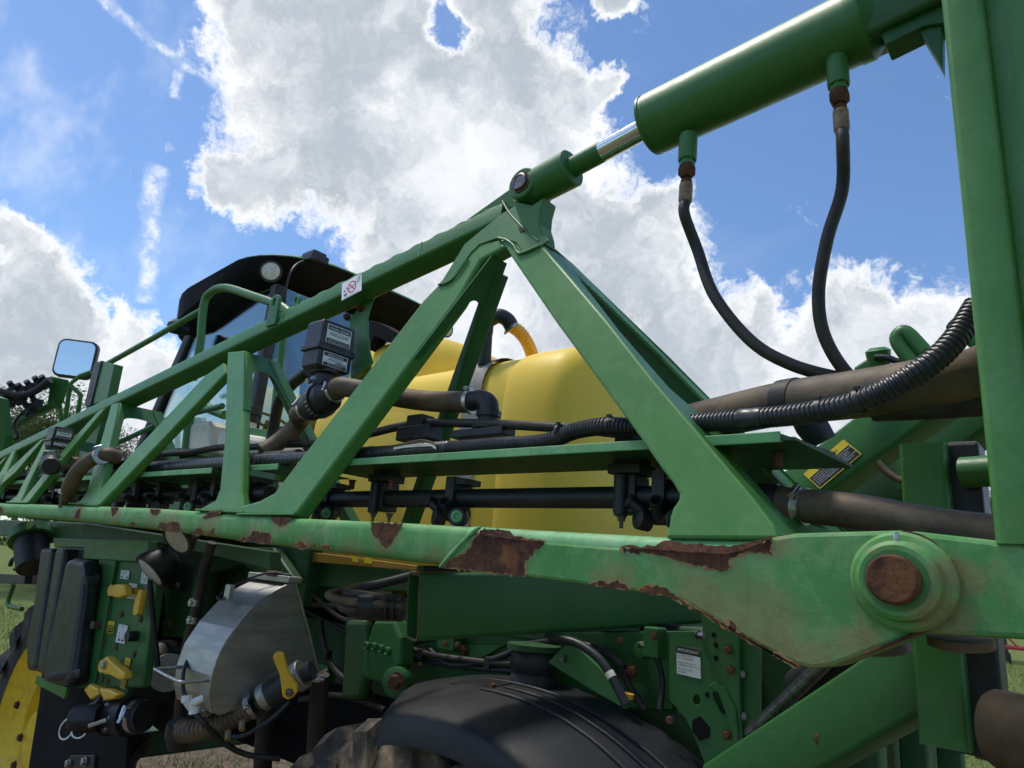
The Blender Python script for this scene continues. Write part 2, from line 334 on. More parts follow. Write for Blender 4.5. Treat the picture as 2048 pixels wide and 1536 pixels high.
def circle(r, n): return [(r*cos(2*pi*i/n), r*sin(2*pi*i/n)) for i in range(n)]
def sweepg(g, path, prof, scale=None, caps=True, up=(0, 0, 1), m=0):
    path = [np.array(p, float) for p in path]; n = len(path); k = len(prof); vs = []; fs = []
    t = unit(path[1]-path[0]); _, s, u = frame(t, up)
    for i, p in enumerate(path):
        t2 = unit((path[min(i+1, n-1)]-path[max(i-1, 0)]))
        s = unit(s-t2*(s @ t2)); u = np.cross(s, t2)
        sc_ = 1.0 if scale is None else scale[i]
        vs += [p+s*(a*sc_)+u*(b_*sc_) for a, b_ in prof]
    for i in range(n-1):
        for j in range(k):
            a = i*k+j; b2 = i*k+(j+1) % k; fs.append((a, b2, b2+k, a+k))
    if caps: fs.append(tuple(range(k))[::-1]); fs.append(tuple(range((n-1)*k, n*k)))
    return g.add(vs, fs, m)
def catmull(pts, per=10):
    pts = [np.array(p, float) for p in pts]
    if len(pts) < 3: return [pts[0]+(pts[1]-pts[0])*t for t in np.linspace(0, 1, per+1)]
    P_ = [2*pts[0]-pts[1]]+pts+[2*pts[-1]-pts[-2]]; o = []
    for i in range(1, len(P_)-2):
        a, b_, c_, d_ = P_[i-1:i+3]
        for j in range(per):
            t = j/per
            o.append(0.5*((2*b_)+(-a+c_)*t+(2*a-5*b_+4*c_-d_)*t*t+(-a+3*b_-3*c_+d_)*t**3))
    o.append(pts[-1]); return o
def resample(path, step):
    path = np.array(path); seg = np.linalg.norm(np.diff(path, axis=0), axis=1); s = np.concatenate([[0], np.cumsum(seg)])
    n = max(2, int(s[-1]/step)+1); q = np.linspace(0, s[-1], n)
    return [np.array([np.interp(t, s, path[:, k]) for k in range(3)]) for t in q], q
def hose(name, pts, r, mat, parent, per=10, seg=16, smooth_path=True, label=None):
    p = catmull(pts, per) if smooth_path else pts
    rr = None
    if isinstance(r, (tuple, list)): rr = list(np.interp(np.linspace(0, 1, len(p)), np.linspace(0, 1, len(r)), r)); r0 = 1.0
    else: r0 = r
    return sweepg(G(), p, circle(r0, seg), rr).build(name, mat, parent, 50, label)
def corrug(name, pts, r, pitch, mat, parent, amp=0.10, seg=14, label=None, wrap=()):
    p, q = resample(catmull(pts, 14), pitch/4.0)
    sc_ = []
    for i, s in enumerate(q):
        f = s/q[-1]
        ph = (i % 4)
        v = 1.0 + amp*(0.5 if ph in (0, 1) else -0.5)
        for a, b_ in wrap:
            if a < f < b_: v = 1.10+0.02*sin(s*230)+0.02*sin(s*71)
        sc_.append(v*(1+0.012*sin(s*37)))
    return sweepg(G(), p, circle(r, seg), sc_).build(name, mat, parent, 35, label)
def beam(name, a, b_, w, h, mat, parent, up=(0, 0, 1), r=0.01, label=None, hollow=0.0):
    a = np.array(a, float); b_ = np.array(b_, float); d, s, u = frame(b_-a, up)
    g = G(); pr = rrect(w, h, min(r, w*0.45, h*0.45))
    if not hollow: sweepg(g, [a, b_], pr, up=up)
    else:
        k = len(pr); pi_ = rrect(w-2*hollow, h-2*hollow, max(r-hollow, 0.002)); vs = []
        for e, pp in ((a, pr), (b_, pr), (a, pi_), (b_, pi_)): vs += [e+s*x+u*y for x, y in pp]
        fs = []
        for j in range(k):
            j2 = (j+1) % k
            fs += [(j, j2, k+j2, k+j), (2*k+j, 3*k+j, 3*k+j2, 2*k+j2), (j, 2*k+j, 2*k+j2, j2), (k+j, k+j2, 3*k+j2, 3*k+j)]
        g.add(vs, fs)
    return g.build(name, mat, parent, 40, label)
def boxg(g, c, ax, half, m=0):
    c = np.array(c, float); X, Y, Z = [np.array(a, float)*h for a, h in zip(ax, half)]
    vs = [c+X*i+Y*j+Z*k for i in (-1, 1) for j in (-1, 1) for k in (-1, 1)]
    return g.add(vs, [(0, 1, 3, 2), (4, 6, 7, 5), (0, 4, 5, 1), (2, 3, 7, 6), (0, 2, 6, 4), (1, 5, 7, 3)], m)
AX = ((1, 0, 0), (0, 1, 0), (0, 0, 1))
def box(name, lo, hi, mat, parent, bev=0.006, label=None):
    lo = np.array(lo, float); hi = np.array(hi, float)
    return boxg(G(), (lo+hi)/2, AX, (hi-lo)/2).build(name, mat, parent, None, label, bev)
def slab(name, pts, thick, mat, parent, holes=(), bev=0.003, label=None):
    """A plate: outline pts (3D, coplanar), holes, thickness vector."""
    bm = bmesh.new()
    for loop in [pts]+list(holes):
        vs = [bm.verts.new(tuple(map(float, p))) for p in loop]
        for i in range(len(vs)): bm.edges.new((vs[i], vs[(i+1) % len(vs)]))
    bmesh.ops.triangle_fill(bm, use_beauty=True, edges=bm.edges[:])
    if not holes:
        bmesh.ops.dissolve_faces(bm, faces=bm.faces[:]) if len(bm.faces) > 1 else None
    r = bmesh.ops.extrude_face_region(bm, geom=bm.faces[:])
    for e in r['geom']:
        if isinstance(e, bmesh.types.BMVert): e.co += Vector(tuple(map(float, thick)))
    bmesh.ops.recalc_face_normals(bm, faces=bm.faces)
    me = bpy.data.meshes.new(name); bm.to_mesh(me); bm.free()
    o = link(name, me, mat, parent, label)
    if bev:
        md = o.modifiers.new('edge', 'BEVEL'); md.width = bev; md.segments = 2; md.limit_method = 'ANGLE'; md.angle_limit = radians(50)
    return o
def revolve(g, prof, c, axis, seg=24, m=0, closed=True):
    """prof: (distance along axis, radius)."""
    d, s, u = frame(axis); c = np.array(c, float); vs = []; fs = []
    for t, r in prof: vs += [c+d*t+(s*cos(2*pi*i/seg)+u*sin(2*pi*i/seg))*r for i in range(seg)]
    n = len(prof)
    for i in range(n-1):
        for j in range(seg): a = i*seg+j; b_ = i*seg+(j+1) % seg; fs.append((a, b_, b_+seg, a+seg))
    if closed: fs.append(tuple(range(seg))[::-1]); fs.append(tuple(range((n-1)*seg, n*seg)))
    return g.add(vs, fs, m)
def turned(name, prof, c, axis, mat, parent, seg=24, label=None, smooth=35, closed=True):
    return revolve(G(), prof, c, axis, seg, 0, closed).build(name, mat, parent, smooth, label)
def bolt(c, n, r, parent, mat='rusty_bolt', h=None, name='bolt'):
    h = h or r*0.9; g = G(); revolve(g, [(0, r*1.25), (h*0.15, r*1.25)], c, n, 14); revolve(g, [(h*0.15, r), (h*0.9, r), (h, r*0.85)], c, n, 6)
    return g.build(name, mat, parent, 30)
def clamp(c, axis, r, w, parent, screw=(0, 0, 1), mat='zinc', name='hose_clamp'):
    d = unit(axis); g = G(); revolve(g, [(-w/2, r*0.98), (-w/2, r*1.05), (w/2, r*1.05), (w/2, r*0.98)], c, d, 24)
    sdir = np.array(screw, float); sdir = unit(sdir-d*(sdir @ d)); t = np.cross(d, sdir); cc = np.array(c)+sdir*r*1.16
    boxg(g, cc, (d, t, sdir), (w*0.5, r*0.28, r*0.11)); revolve(g, [(-r*0.4, r*0.12), (r*0.45, r*0.12)], cc+sdir*r*0.1, t, 8); revolve(g, [(r*0.45, r*0.19), (r*0.62, r*0.19)], cc+sdir*r*0.1, t, 6)
    return g.build(name, mat, parent, 35)
def text_mesh(body, size, align='LEFT'):
    cu = bpy.data.curves.new('lettering', 'FONT'); cu.body = body; cu.size = size; cu.align_x = align; cu.resolution_u = 2
    ob = bpy.data.objects.new('lettering', cu); me = bpy.data.meshes.new_from_object(ob)
    vs = [np.array(v.co) for v in me.vertices]; fs = [tuple(p.vertices) for p in me.polygons]
    bpy.data.objects.remove(ob); bpy.data.curves.remove(cu); bpy.data.meshes.remove(me); return vs, fs
def decal(name, o, ex, ey, parent, mats, fields, texts, strokes=(), label=None):
    """Printed label. o: lower-left corner, ex, ey: edge vectors. fields (x0,y0,x1,y1,mat) in 0..1; texts (x,y,size as share of height,string,mat,align,stretch)."""
    o = np.array(o, float); ex = np.array(ex, float); ey = np.array(ey, float); nz = unit(np.cross(ex, ey))
    H = np.linalg.norm(ey); eyu = unit(ey); exu = unit(ex); Wd = np.linalg.norm(ex); g = G()
    if nz @ (CAM-o) < 0: nz = -nz
    c = o+ex/2+ey/2
    boxg(g, c+nz*0.0005, (exu, eyu, nz), (Wd/2, H/2, 0.0005), 0)
    for k, (x0, y0, x1, y1, mi) in enumerate(fields):
        z = nz*(0.0013+0.0002*k); g.add([o+ex*x0+ey*y0+z, o+ex*x1+ey*y0+z, o+ex*x1+ey*y1+z, o+ex*x0+ey*y1+z], [(0, 1, 2, 3)], mi)
    for x, y, sz, st, mi, al, sx in texts:
        vs, fs = text_mesh(st, sz*H, al); z = nz*(0.0015+0.0002*len(fields))
        g.add([o+ex*x+ey*y+exu*(v[0]*sx)+eyu*v[1]+z for v in vs], fs, mi)
    for pl, wd, mi in strokes:
        z = nz*(0.0019+0.0002*len(fields))
        for (a, b_) in zip(pl[:-1], pl[1:]):
            A = o+ex*a[0]+ey*a[1]+z; B = o+ex*b_[0]+ey*b_[1]+z; t = unit(B-A); q = np.cross(t, nz)*wd*H/2
            g.add([A-q, B-q, B+q, A+q], [(0, 1, 2, 3)], mi)
    me = bpy.data.meshes.new(name); me.from_pydata([tuple(map(float, v)) for v in g.v], [], [tuple(f) for f in g.f])
    me.polygons.foreach_set('material_index', g.m); me.update()
    return link(name, me, mats, parent, label)
def jag(pts, step=0.006, amp=0.0025, seed=0):
    """Fray a 3D outline so that it reads as flaked paint."""
    rnd = random.Random(seed); n = len(pts); pts = [np.array(p, float) for p in pts]; c0 = sum(pts)/n; pts = [p-c0 for p in pts]
    e1 = unit(pts[1]-pts[0]); nn = unit(sum(np.cross(pts[k], pts[(k+1) % n]) for k in range(n))); o = []
    for i in range(n):
        a = pts[i]; b_ = pts[(i+1) % n]; L = np.linalg.norm(b_-a); k = max(1, int(L/(step*0.45))); q = np.cross(unit(b_-a), nn) if L > 1e-9 else e1
        for j in range(k):
            t = j/k; s_ = (i+t*max(1, L/0.02))
            w = amp*1.5*math.sin(pi*t)*mnoise.noise((s_*1.7+seed*7.3, 0.3, 0))*2 + amp*0.8*mnoise.noise((s_*6.1+seed, 2.0, 0)) + rnd.uniform(-0.3, 0.3)*amp
            o.append(a+(b_-a)*t+q*w+c0)
    return o
def interp_px(line, x):
    xs = [p[0] for p in line]; ys = [p[1] for p in line]
    return float(np.interp(x, xs, ys))
# ================================================================== the sprayer: one machine, everything below is its part
S = empty('crop_sprayer', (-3.8, 1.8, 0.0), 'green self-propelled crop sprayer with folded boom, yellow tank and cab', 'sprayer')
P0 = pY(800, 1045, 0.0); SL = 0.25; YB = 0.48; NF = unit((0, 1, -SL))
def pF(x, y): return pP(x, y, P0, (0, 1, -SL))
def mir(p): q = np.array(p, float); q[1] = YB-q[1]; return q
# ---- lower chord (tapers a little towards the tip)
rings = []
for x, yt, yb in ((-90, 1003, 1024), (0, 1006, 1030), (150, 1010.5, 1042), (300, 1016, 1058), (450, 1026, 1077), (600, 1036, 1097), (807, 1045, 1122), (985, 1056, 1143)):
    a = pY(x, yt, 0.0); b_ = pY(x, yb, 0.0); rings.append(((a[0]+b_[0])/2, b_[2], a[2]))
def loft_yz(g, rings, y0, y1, r, m=0):
    vs = []; k = None; fs = []
    for X, zl, zh in rings:
        pr = rrect(y1-y0, zh-zl, min(r, (zh-zl)*0.4), 4); k = len(pr)
        vs += [(X, (y0+y1)/2+a, (zl+zh)/2+b_) for a, b_ in pr]
    for i in range(len(rings)-1):
        for j in range(k): a = i*k+j; b_ = i*k+(j+1) % k; fs.append((a, b_, b_+k, a+k))
    fs.append(tuple(range(k))); fs.append(tuple(range((len(rings)-1)*k, len(rings)*k)))
    return g.add(vs, fs, m)
CH = loft_yz(G(), rings, 0.0, 0.085, 0.022).build('boom_chord', 'green_faded', S, 40, 'faded lower chord of the folded boom with rust patches')
back = [(X, zl+0.004, zh-0.004) for X, zl, zh in rings]+[(-0.45, rings[-1][1], rings[-1][2])]
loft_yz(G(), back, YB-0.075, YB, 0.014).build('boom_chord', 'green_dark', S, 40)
# ---- hinge plate: box sleeve that widens to the knuckle
HY = -0.007
def hp(x, y): return pY(x, y, HY)
hpl = [(882, 1136), (905, 1112), (935, 1080), (960, 1066), (1000, 1074), (1160, 1088), (1300, 1098), (1400, 1105), (1452, 1108), (1500, 1094), (1545, 1074), (1590, 1066), (1690, 1063), (1800, 1060), (1860, 1078), (1900, 1115), (1915, 1165),
       (1905, 1215), (1872, 1250), (1790, 1285), (1715, 1315), (1660, 1335), (1625, 1338), (1590, 1330), (1500, 1283), (1420, 1236), (1370, 1206), (1330, 1192), (1160, 1168), (1049, 1153)]
HINGE = slab('hinge_plate', [hp(*p) for p in hpl], (0, 0.104, 0), 'green_faded', S, bev=0.007, label='faded rust-edged hinge plate at the boom root')
rs = []
for x, yt, yb in ((930, 1051, 1136), (1050, 1058, 1150), (1160, 1064, 1164), (1330, 1073, 1188), (1480, 1077, 1230), (1580, 1070, 1270)):
    a = pY(x, yt, -0.004); b_ = pY(x, yb, -0.004); rs.append(((a[0]+b_[0])/2, b_[2], a[2]))
loft_yz(G(), rs, -0.005, 0.095, 0.026).build('chord_sleeve', 'green_lip', HINGE, 50)  # lighter green paints in sky light caught by the rounded corner
def ribbon(px, seed, parent):
    rnd = random.Random(seed); g = G(); n = 40; xs = np.linspace(px[0][0], px[-1][0], n+1); vs = []
    for i, x in enumerate(xs):
        lo = np.interp(x, [p[0] for p in px], [p[1] for p in px]); hi = np.interp(x, [p[0] for p in px], [p[2] for p in px])+1.6*mnoise.noise((i*0.5, seed, 0))*3; hi = min(hi, lo)
        h = pY(x, hi, HY); vs += [pY(x, lo, HY-0.0028), h+np.array([0, 0.0005+0.010*max(0, (lo-hi)/30.0)**2-0.002, 0])]
    g.add(vs, [(2*i, 2*i+1, 2*i+3, 2*i+2) for i in range(n)]); return g.build('rust_patch', 'rust', parent, 60)
ribbon([(960, 1070, 1060), (985, 1073, 1058), (1020, 1078, 1061), (1030, 1079, 1077), (1088, 1083, 1082)], 3, HINGE)
ribbon([(1243, 1094, 1093), (1262, 1096, 1089), (1285, 1098, 1095), (1310, 1099, 1090), (1330, 1101, 1080), (1345, 1102, 1083), (1375, 1104, 1087), (1420, 1107, 1090), (1455, 1109, 1092), (1500, 1095, 1085), (1542, 1078, 1072)], 8, HINGE)
# welded bead where sleeve meets chord
hose('weld_bead', [hp(x, y)+np.array([0, -0.001, 0]) for x, y in ((880, 1134), (902, 1110), (930, 1080), (950, 1062), (962, 1054))], (0.003, 0.006, 0.004, 0.006, 0.003), 'green_lip', HINGE, 6, 8)
# pin, collar, washers
pc = pY(1808, 1163, HY)
turned('pin_collar', [(-0.002, 0.071), (0.012, 0.071), (0.018, 0.066), (0.020, 0.058), (0.044, 0.055), (0.049, 0.049)], pc, (0, -1, 0), 'green_faded', HINGE, 48)
PIN = turned('hinge_pin', [(0.03, 0.034), (0.074, 0.034), (0.079, 0.031), (0.080, 0.0)], pc, (0, -1, 0), 'rust', HINGE, 40, closed=False)
bolt(pc+np.array([0.0, -0.030, 0.057]), (0, -0.1, 1), 0.0045, HINGE, 'zinc', 0.012, 'grease_nipple')
turned('pin_washer', [(0.048, 0.042), (0.053, 0.042), (0.053, 0.033)], pc, (0, -1, 0), 'green', HINGE, 40, closed=False)
turned('lower_washer', [(0.0, 0.05), (0.02, 0.056), (0.02, 0.03), (0.0, 0.03)], pY(1745, 1268, 0.13), (0, 0.25, -1), 'rubber_hose', HINGE, 32)
turned('lower_washer', [(0.0, 0.045), (0.014, 0.045), (0.018, 0.03)], pY(1920, 1272, 0.11), (0, 0.2, -1), 'rubber_hose', HINGE, 32)
hose('rust_line', [pY(x, y, HY-0.001) for x, y in ((1800, 1064), (1838, 1070), (1876, 1096), (1902, 1140), (1908, 1185), (1893, 1228), (1860, 1254), (1800, 1280), (1730, 1308))], (0.0015, 0.003, 0.0035, 0.003, 0.004, 0.0035, 0.002), 'rust', HINGE, 6, 6)
# arm of the boom wing behind the knuckle
al = [(1790, 1064), (1830, 1062), (2150, 1098), (2150, 1285), (1850, 1268), (1790, 1270)]
ARM = slab('wing_arm', [pY(x, y, 0.006) for x, y in al], (0, 0.085, 0), 'green_faded', S, bev=0.008)
# ---- rust where the paint has flaked, a hair proud of the paint film
def patch(px, Y, seed, parent, amp=0.0025, step=0.006):
    pts = jag([pY(x, y, Y) for x, y in px], step, amp, seed)
    c_ = sum(pts)/len(pts); edge = jag([c_+(pY(x, y, Y)-c_)*1.0+unit(pY(x, y, Y)-c_)*0.0032 for x, y in px], step, amp*1.2, seed+100)
    slab('rust_patch', [p+np.array([0, 0.0007, 0]) for p in edge], (0, 0.0008, 0), 'rust_edge', parent, bev=0)
    return slab('rust_patch', pts, (0, 0.0016, 0), 'rust', parent, bev=0)
patch([(948, 1078), (968, 1058), (1012, 1072), (1088, 1082), (1082, 1092), (1062, 1112), (1049, 1122), (1048, 1152), (960, 1143), (885, 1134), (905, 1117), (932, 1104)], HY-0.0012, 1, HINGE)
patch([(1243, 1094), (1300, 1098), (1400, 1105), (1452, 1108), (1500, 1094), (1545, 1074), (1541, 1092), (1543, 1113), (1525, 1108), (1506, 1103), (1460, 1116), (1455, 1142), (1430, 1138), (1380, 1128), (1330, 1112), (1290, 1105), (1262, 1107), (1247, 1104)], HY-0.0012, 2, HINGE, 0.003)
patch([(1178, 1168), (1200, 1160), (1216, 1168), (1235, 1159), (1252, 1170), (1256, 1180)], HY-0.0012, 3, HINGE)
patch([(1277, 1182), (1290, 1170), (1330, 1175), (1350, 1192), (1385, 1212), (1440, 1243), (1500, 1278), (1590, 1326), (1600, 1336), (1560, 1318), (1480, 1275), (1400, 1225), (1340, 1194)], HY-0.0012, 4, HINGE, 0.0022)
patch([(1455, 1238), (1472, 1250), (1470, 1262), (1458, 1258)], HY-0.0012, 5, HINGE)
for k, pl in enumerate((
    [(741, 1045), (805, 1047), (796, 1062), (783, 1085), (770, 1098), (762, 1086), (758, 1078), (746, 1070), (742, 1058)],
    [(540, 1035), (582, 1036), (572, 1048), (560, 1052), (548, 1046)],
    [(470, 1080), (500, 1072), (505, 1062), (540, 1066), (543, 1088), (500, 1083)],
    [(585, 1089), (600, 1082), (618, 1094), (602, 1097)], [(624, 1092), (630, 1087), (634, 1094)], [(638, 1096), (652, 1090), (662, 1097)],
    [(314, 1056), (320, 1044), (332, 1048), (345, 1043), (358, 1046), (360, 1065), (330, 1061)],
    [(380, 1066), (400, 1054), (404, 1068), (394, 1070)], [(410, 1070), (428, 1056), (424, 1070)],
    [(222, 1015), (237, 1015), (231, 1026), (224, 1033)], [(299, 1019), (320, 1019), (314, 1030), (304, 1028)], [(148, 1036), (153, 1022), (160, 1017), (158, 1036)], [(404, 1036), (420, 1024), (444, 1020), (434, 1030), (412, 1038)],
    [(258, 1046), (268, 1043), (268, 1053)], [(0, 1012), (6, 1018), (3, 1026), (-4, 1024)], [(114, 1010), (124, 1011), (118, 1015)])):
    patch(pl, -0.0012, 10+k, CH, 0.0022)
# ---- upper chord
ta, tb = pF(1006, 403), pF(-90, 948); dch = unit(tb-ta); upf = unit(np.cross(dch, NF)); upf = upf if upf[2] > 0 else -upf
hU, wU = 0.074, 0.085
ca = ta-upf*hU/2+NF*wU/2; cb = tb-upf*hU/2*0.8+NF*wU/2
UC = beam('boom_chord', ca, cb, wU, hU, 'green', S, up=upf, r=0.010, label='sloping upper chord of the folded boom')
hose('weld_bead', [ta+dch*t+upf*0.0005+NF*(0.006+0.003*math.sin(t*60)) for t in np.linspace(0.02, 1.6, 60)], 0.0028, 'green_lip', UC, 2, 6)
for t in (0.36, 1.15): hose('weld_bead', [ta+dch*t-upf*s_-NF*0.0005 for s_ in (0.002, 0.025, 0.05, 0.07)], 0.0025, 'green_lip', UC, 4, 6)
# ---- braces of the front face, their mirrored legs behind and the bent webs between
def brace(px, name='brace', depth=0.05, mat='green_worn_lit', rear=True, web=None, bev=0.009, rearmat='green_dark'):
    pts = [pF(*p) for p in px]
    o = slab(name, pts, NF*depth, mat, S, bev=bev)
    lowp = sorted(px, key=lambda p: -p[1])[:2]; lowp.sort(); wa, wb = pF(*lowp[0]), pF(*lowp[1])
    hose('weld_bead', [wa+(wb-wa)*t-NF*(0.001+0.0015*mnoise.noise((t*14, px[0][0], 0)))+np.array([0, 0, 0.0025]) for t in np.linspace(0, 1, 16)], 0.0042, mat, o, 2, 6)
    if rear and web:
        (x0, y0), (x1, y1) = web[:2]; A = mir(pF(x0, y0)); B = mir(pF(x1, y1)); beam(name, A+(B-A)*0.03-np.array([0.02, 0, 0]), B-np.array([0.02, 0, 0]), 0.045, 0.05, rearmat, S, up=(0, 1, 0), r=0.006)
    elif rear:
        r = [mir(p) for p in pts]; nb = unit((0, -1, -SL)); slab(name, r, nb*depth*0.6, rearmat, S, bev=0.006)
    if web:
        (x0, y0), (x1, y1), t0, t1 = web                      # right edge line of the brace, web from the top to t1 with an arch starting at t0
        A = pF(x0, y0); B = pF(x1, y1); L = lambda t: A+(B-A)*t
        Wd = 0.030; off = np.array([0, 1.0, 0])
        f0, f1 = L(0), L(t1); outl = [f0, f1, f1+off*Wd]
        na = L(t0); half = (YB/2-na[1])
        for i in range(9):
            th = pi*i/8; yy = YB/2-max(half-Wd, 0.02)*cos(th)
            tt = t0+0.05*(1-sin(th)); q = L(tt); outl.append(np.array([q[0], yy, q[2]]))
        r1 = mir(f1); outl += [r1-off*Wd, r1, mir(f0)]
        slab('web_plate', outl, unit((-1, 0, 0))*0.006, rearmat, o, bev=0.0)
    return o
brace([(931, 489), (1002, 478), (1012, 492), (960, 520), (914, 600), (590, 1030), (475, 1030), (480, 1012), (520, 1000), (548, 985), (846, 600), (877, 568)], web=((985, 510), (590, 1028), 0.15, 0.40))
brace([(454, 703), (490, 700), (482, 985), (486, 1026), (392, 1021), (408, 1012), (430, 1000), (438, 980), (448, 880)], depth=0.036, web=((489, 703), (484, 1020), 0.12, 0.42), mat='green_worn_lit')
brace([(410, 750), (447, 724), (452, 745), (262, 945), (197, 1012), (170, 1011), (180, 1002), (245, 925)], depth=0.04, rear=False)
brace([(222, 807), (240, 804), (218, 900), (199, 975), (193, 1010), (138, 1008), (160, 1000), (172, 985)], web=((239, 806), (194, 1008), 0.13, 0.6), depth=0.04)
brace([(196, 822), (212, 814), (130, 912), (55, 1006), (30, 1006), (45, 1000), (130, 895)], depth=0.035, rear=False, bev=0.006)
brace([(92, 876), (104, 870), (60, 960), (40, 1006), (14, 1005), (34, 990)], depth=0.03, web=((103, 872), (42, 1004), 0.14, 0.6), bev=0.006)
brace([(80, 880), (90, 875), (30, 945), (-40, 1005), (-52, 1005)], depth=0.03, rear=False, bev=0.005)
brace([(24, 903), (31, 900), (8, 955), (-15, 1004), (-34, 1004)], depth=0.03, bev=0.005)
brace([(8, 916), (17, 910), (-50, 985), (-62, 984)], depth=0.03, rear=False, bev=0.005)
# ---- root leg: bent plate, front flange on the truss face
rl = [(1003, 482), (1035, 440), (1080, 484), (1213, 640), (1306, 758), (1410, 880), (1510, 998), (1548, 1050), (1560, 1078), (1330, 1076), (1336, 1055), (1344, 1017), (1356, 1000), (1358, 988), (1345, 965), (1320, 933), (1284, 880), (1197, 760), (1109, 640), (1023, 514)]
ROOT = slab('root_leg', [pF(*p) for p in rl], NF*0.012, 'green_worn_lit', S, bev=0.007, label='broad bent-plate leg at the boom root')
TA, TB = pF(1080, 484), pF(1556, 1070)
def TL(t, y=None):
    p = TA+(TB-TA)*t
    if y is not None: p = np.array([p[0], y, p[2]])
    return p
YBR = 0.57
def mirR(p): q = np.array(p, float); q[1] = YBR-q[1]; return q
ym = YBR/2
def ty(t): return (TA+(TB-TA)*t)[1]
wn = unit(np.cross(TB-TA, (0, 1, 0)))
wn = wn if wn[0] > 0 else -wn
outer = [TL(0), TL(1), TL(1, YBR-ty(1)), TL(0, YBR-ty(0))]
hole = [TL(0.115, ym), TL(0.15, ym-0.020), TL(0.40, ty(0.40)+0.062), TL(0.60, ty(0.6)+0.085), TL(0.66, ym-0.06), TL(0.66, ym+0.06), TL(0.60, YBR-ty(0.6)-0.075), TL(0.40, YBR-ty(0.40)-0.05), TL(0.15, ym+0.020)]
hole2 = [TL(0.76, ym-0.09), TL(0.80, ym-0.11), TL(0.94, ym-0.13), TL(0.94, ym+0.12), TL(0.80, ym+0.10), TL(0.76, ym+0.08)]
slab('web_plate', outer, -wn*0.010, 'green', ROOT, holes=[hole, hole2], bev=0.003)
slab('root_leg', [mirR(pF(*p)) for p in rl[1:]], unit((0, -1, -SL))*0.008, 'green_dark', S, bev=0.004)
# gusset lip and weld at the apex
slab('gusset', [pF(*p)-NF*0.004 for p in ((877, 571), (886, 562), (931, 489), (1003, 430), (1040, 408), (1100, 482), (1072, 500), (1048, 508), (1035, 487), (1000, 476), (960, 490), (942, 508), (905, 560), (890, 572))], NF*0.006, 'green', ROOT, bev=0.002)
hose('weld_bead', [pF(*p)-NF*0.005 for p in ((998, 478), (1014, 482), (1028, 492), (1038, 508), (1052, 506), (1080, 494))], 0.004, 'green', ROOT, 6, 8)
hose('weld_bead', [pF(*p)-NF*0.005 for p in ((879, 571), (898, 566), (918, 548), (938, 520))], 0.0035, 'green', ROOT, 6, 8)
hose('weld_bead', [pF(*p)-NF*0.003 for p in ((1006, 404), (1022, 430), (1050, 460), (1078, 484))], 0.004, 'green', ROOT, 6, 8)
slab('rust_patch', jag([pF(*p)-NF*0.0065 for p in ((1038, 456), (1052, 460), (1054, 464), (1044, 466))], 0.005, 0.002, 51), NF*0.001, 'rust', ROOT, bev=0)
# clevis lug under the rod eye
EY = 0.235
eye = pY(1042, 365, EY-0.05); pe = eye+np.array([0, 0.05, 0])
lugp = [(1024, 398), (1040, 404), (1064, 410), (1088, 394), (1080, 424), (1078, 446), (1084, 466), (1086, 486), (1074, 484), (1040, 446)]
slab('clevis_lug', [pY(x, y, EY-0.03) for x, y in lugp], (0, 0.062, 0), 'green', S, bev=0.004)
slab('stiffener', [pY(x, y, EY+0.03) for x, y in ((912, 454), (1022, 376), (1052, 372), (1060, 402), (1010, 420), (930, 462))], (0, 0.016, 0), 'green', UC, bev=0.003)
# ---- lift cylinder
cyA = pY(1296, 253, EY); cyB = pY(1752, 36, EY); ax = unit(cyB-cyA)
rodA = pe
turned('rod_eye', [(-0.050, 0.046), (-0.046, 0.050), (0.046, 0.050), (0.050, 0.046)], pe, (0, 1, 0), 'green', S, 32, 'green rod eye pinned above the boom apex')
turned('eye_bushing', [(0.0, 0.033), (0.004, 0.033), (0.004, 0.027)], pe-np.array([0, 0.050, 0]), (0, -1, 0), 'rusty_bolt', S, 32, closed=False)
turned('eye_pin', [(0.0, 0.026), (0.010, 0.026), (0.012, 0.022), (0.009, 0.020), (0.009, 0.0)], pe-np.array([0, 0.050, 0]), (0, -1, 0), 'pin_steel', S, 32, closed=False)
CYL = turned('hydraulic_cylinder', [(0.0, 0.03), (0.0, 0.076), (0.004, 0.081), (0.010, 0.081), (0.012, 0.0785), (0.018, 0.0785), (0.02, 0.081), (np.linalg.norm(cyB-cyA)-0.05, 0.081), (np.linalg.norm(cyB-cyA)-0.045, 0.084), (np.linalg.norm(cyB-cyA)-0.02, 0.084), (np.linalg.norm(cyB-cyA)+0.01, 0.060)], cyA, ax, 'green', S, 48, 'green hydraulic lift cylinder above the boom')
axr = unit(cyA-pe); Lr = np.linalg.norm(cyA-pe)
turned('rod_block', [(0.02, 0.054), (0.150, 0.056), (0.154, 0.052), (0.154, 0.0)], pe, axr, 'green', CYL, 36, closed=False)
turned('rod_end', [(0.150, 0.030), (0.255, 0.030), (0.257, 0.028)], pe, axr, 'green', CYL, 28)
turned('piston_rod', [(0.255, 0.0295), (Lr+0.01, 0.0295)], pe, axr, 'chrome', CYL, 28, 'polished chrome piston rod')
capA = cyB-ax*0.02
bb = beam('cylinder_base', capA, capA+ax*0.34, 0.125, 0.125, 'green_dark', CYL, up=(0, 1, 0.2), r=0.012)
slab('base_lug', [pY(x, y, EY-0.03) for x, y in ((1730, -10), (1900, -60), (1920, 40), (1850, 50), (1770, 90))], (0, 0.06, 0), 'green_dark', CYL)
slab('base_lug', [pY(x, y, EY-0.02) for x, y in ((1836, 58), (1885, 36), (1885, 140))], (0, 0.03, 0), 'green_dark', CYL)
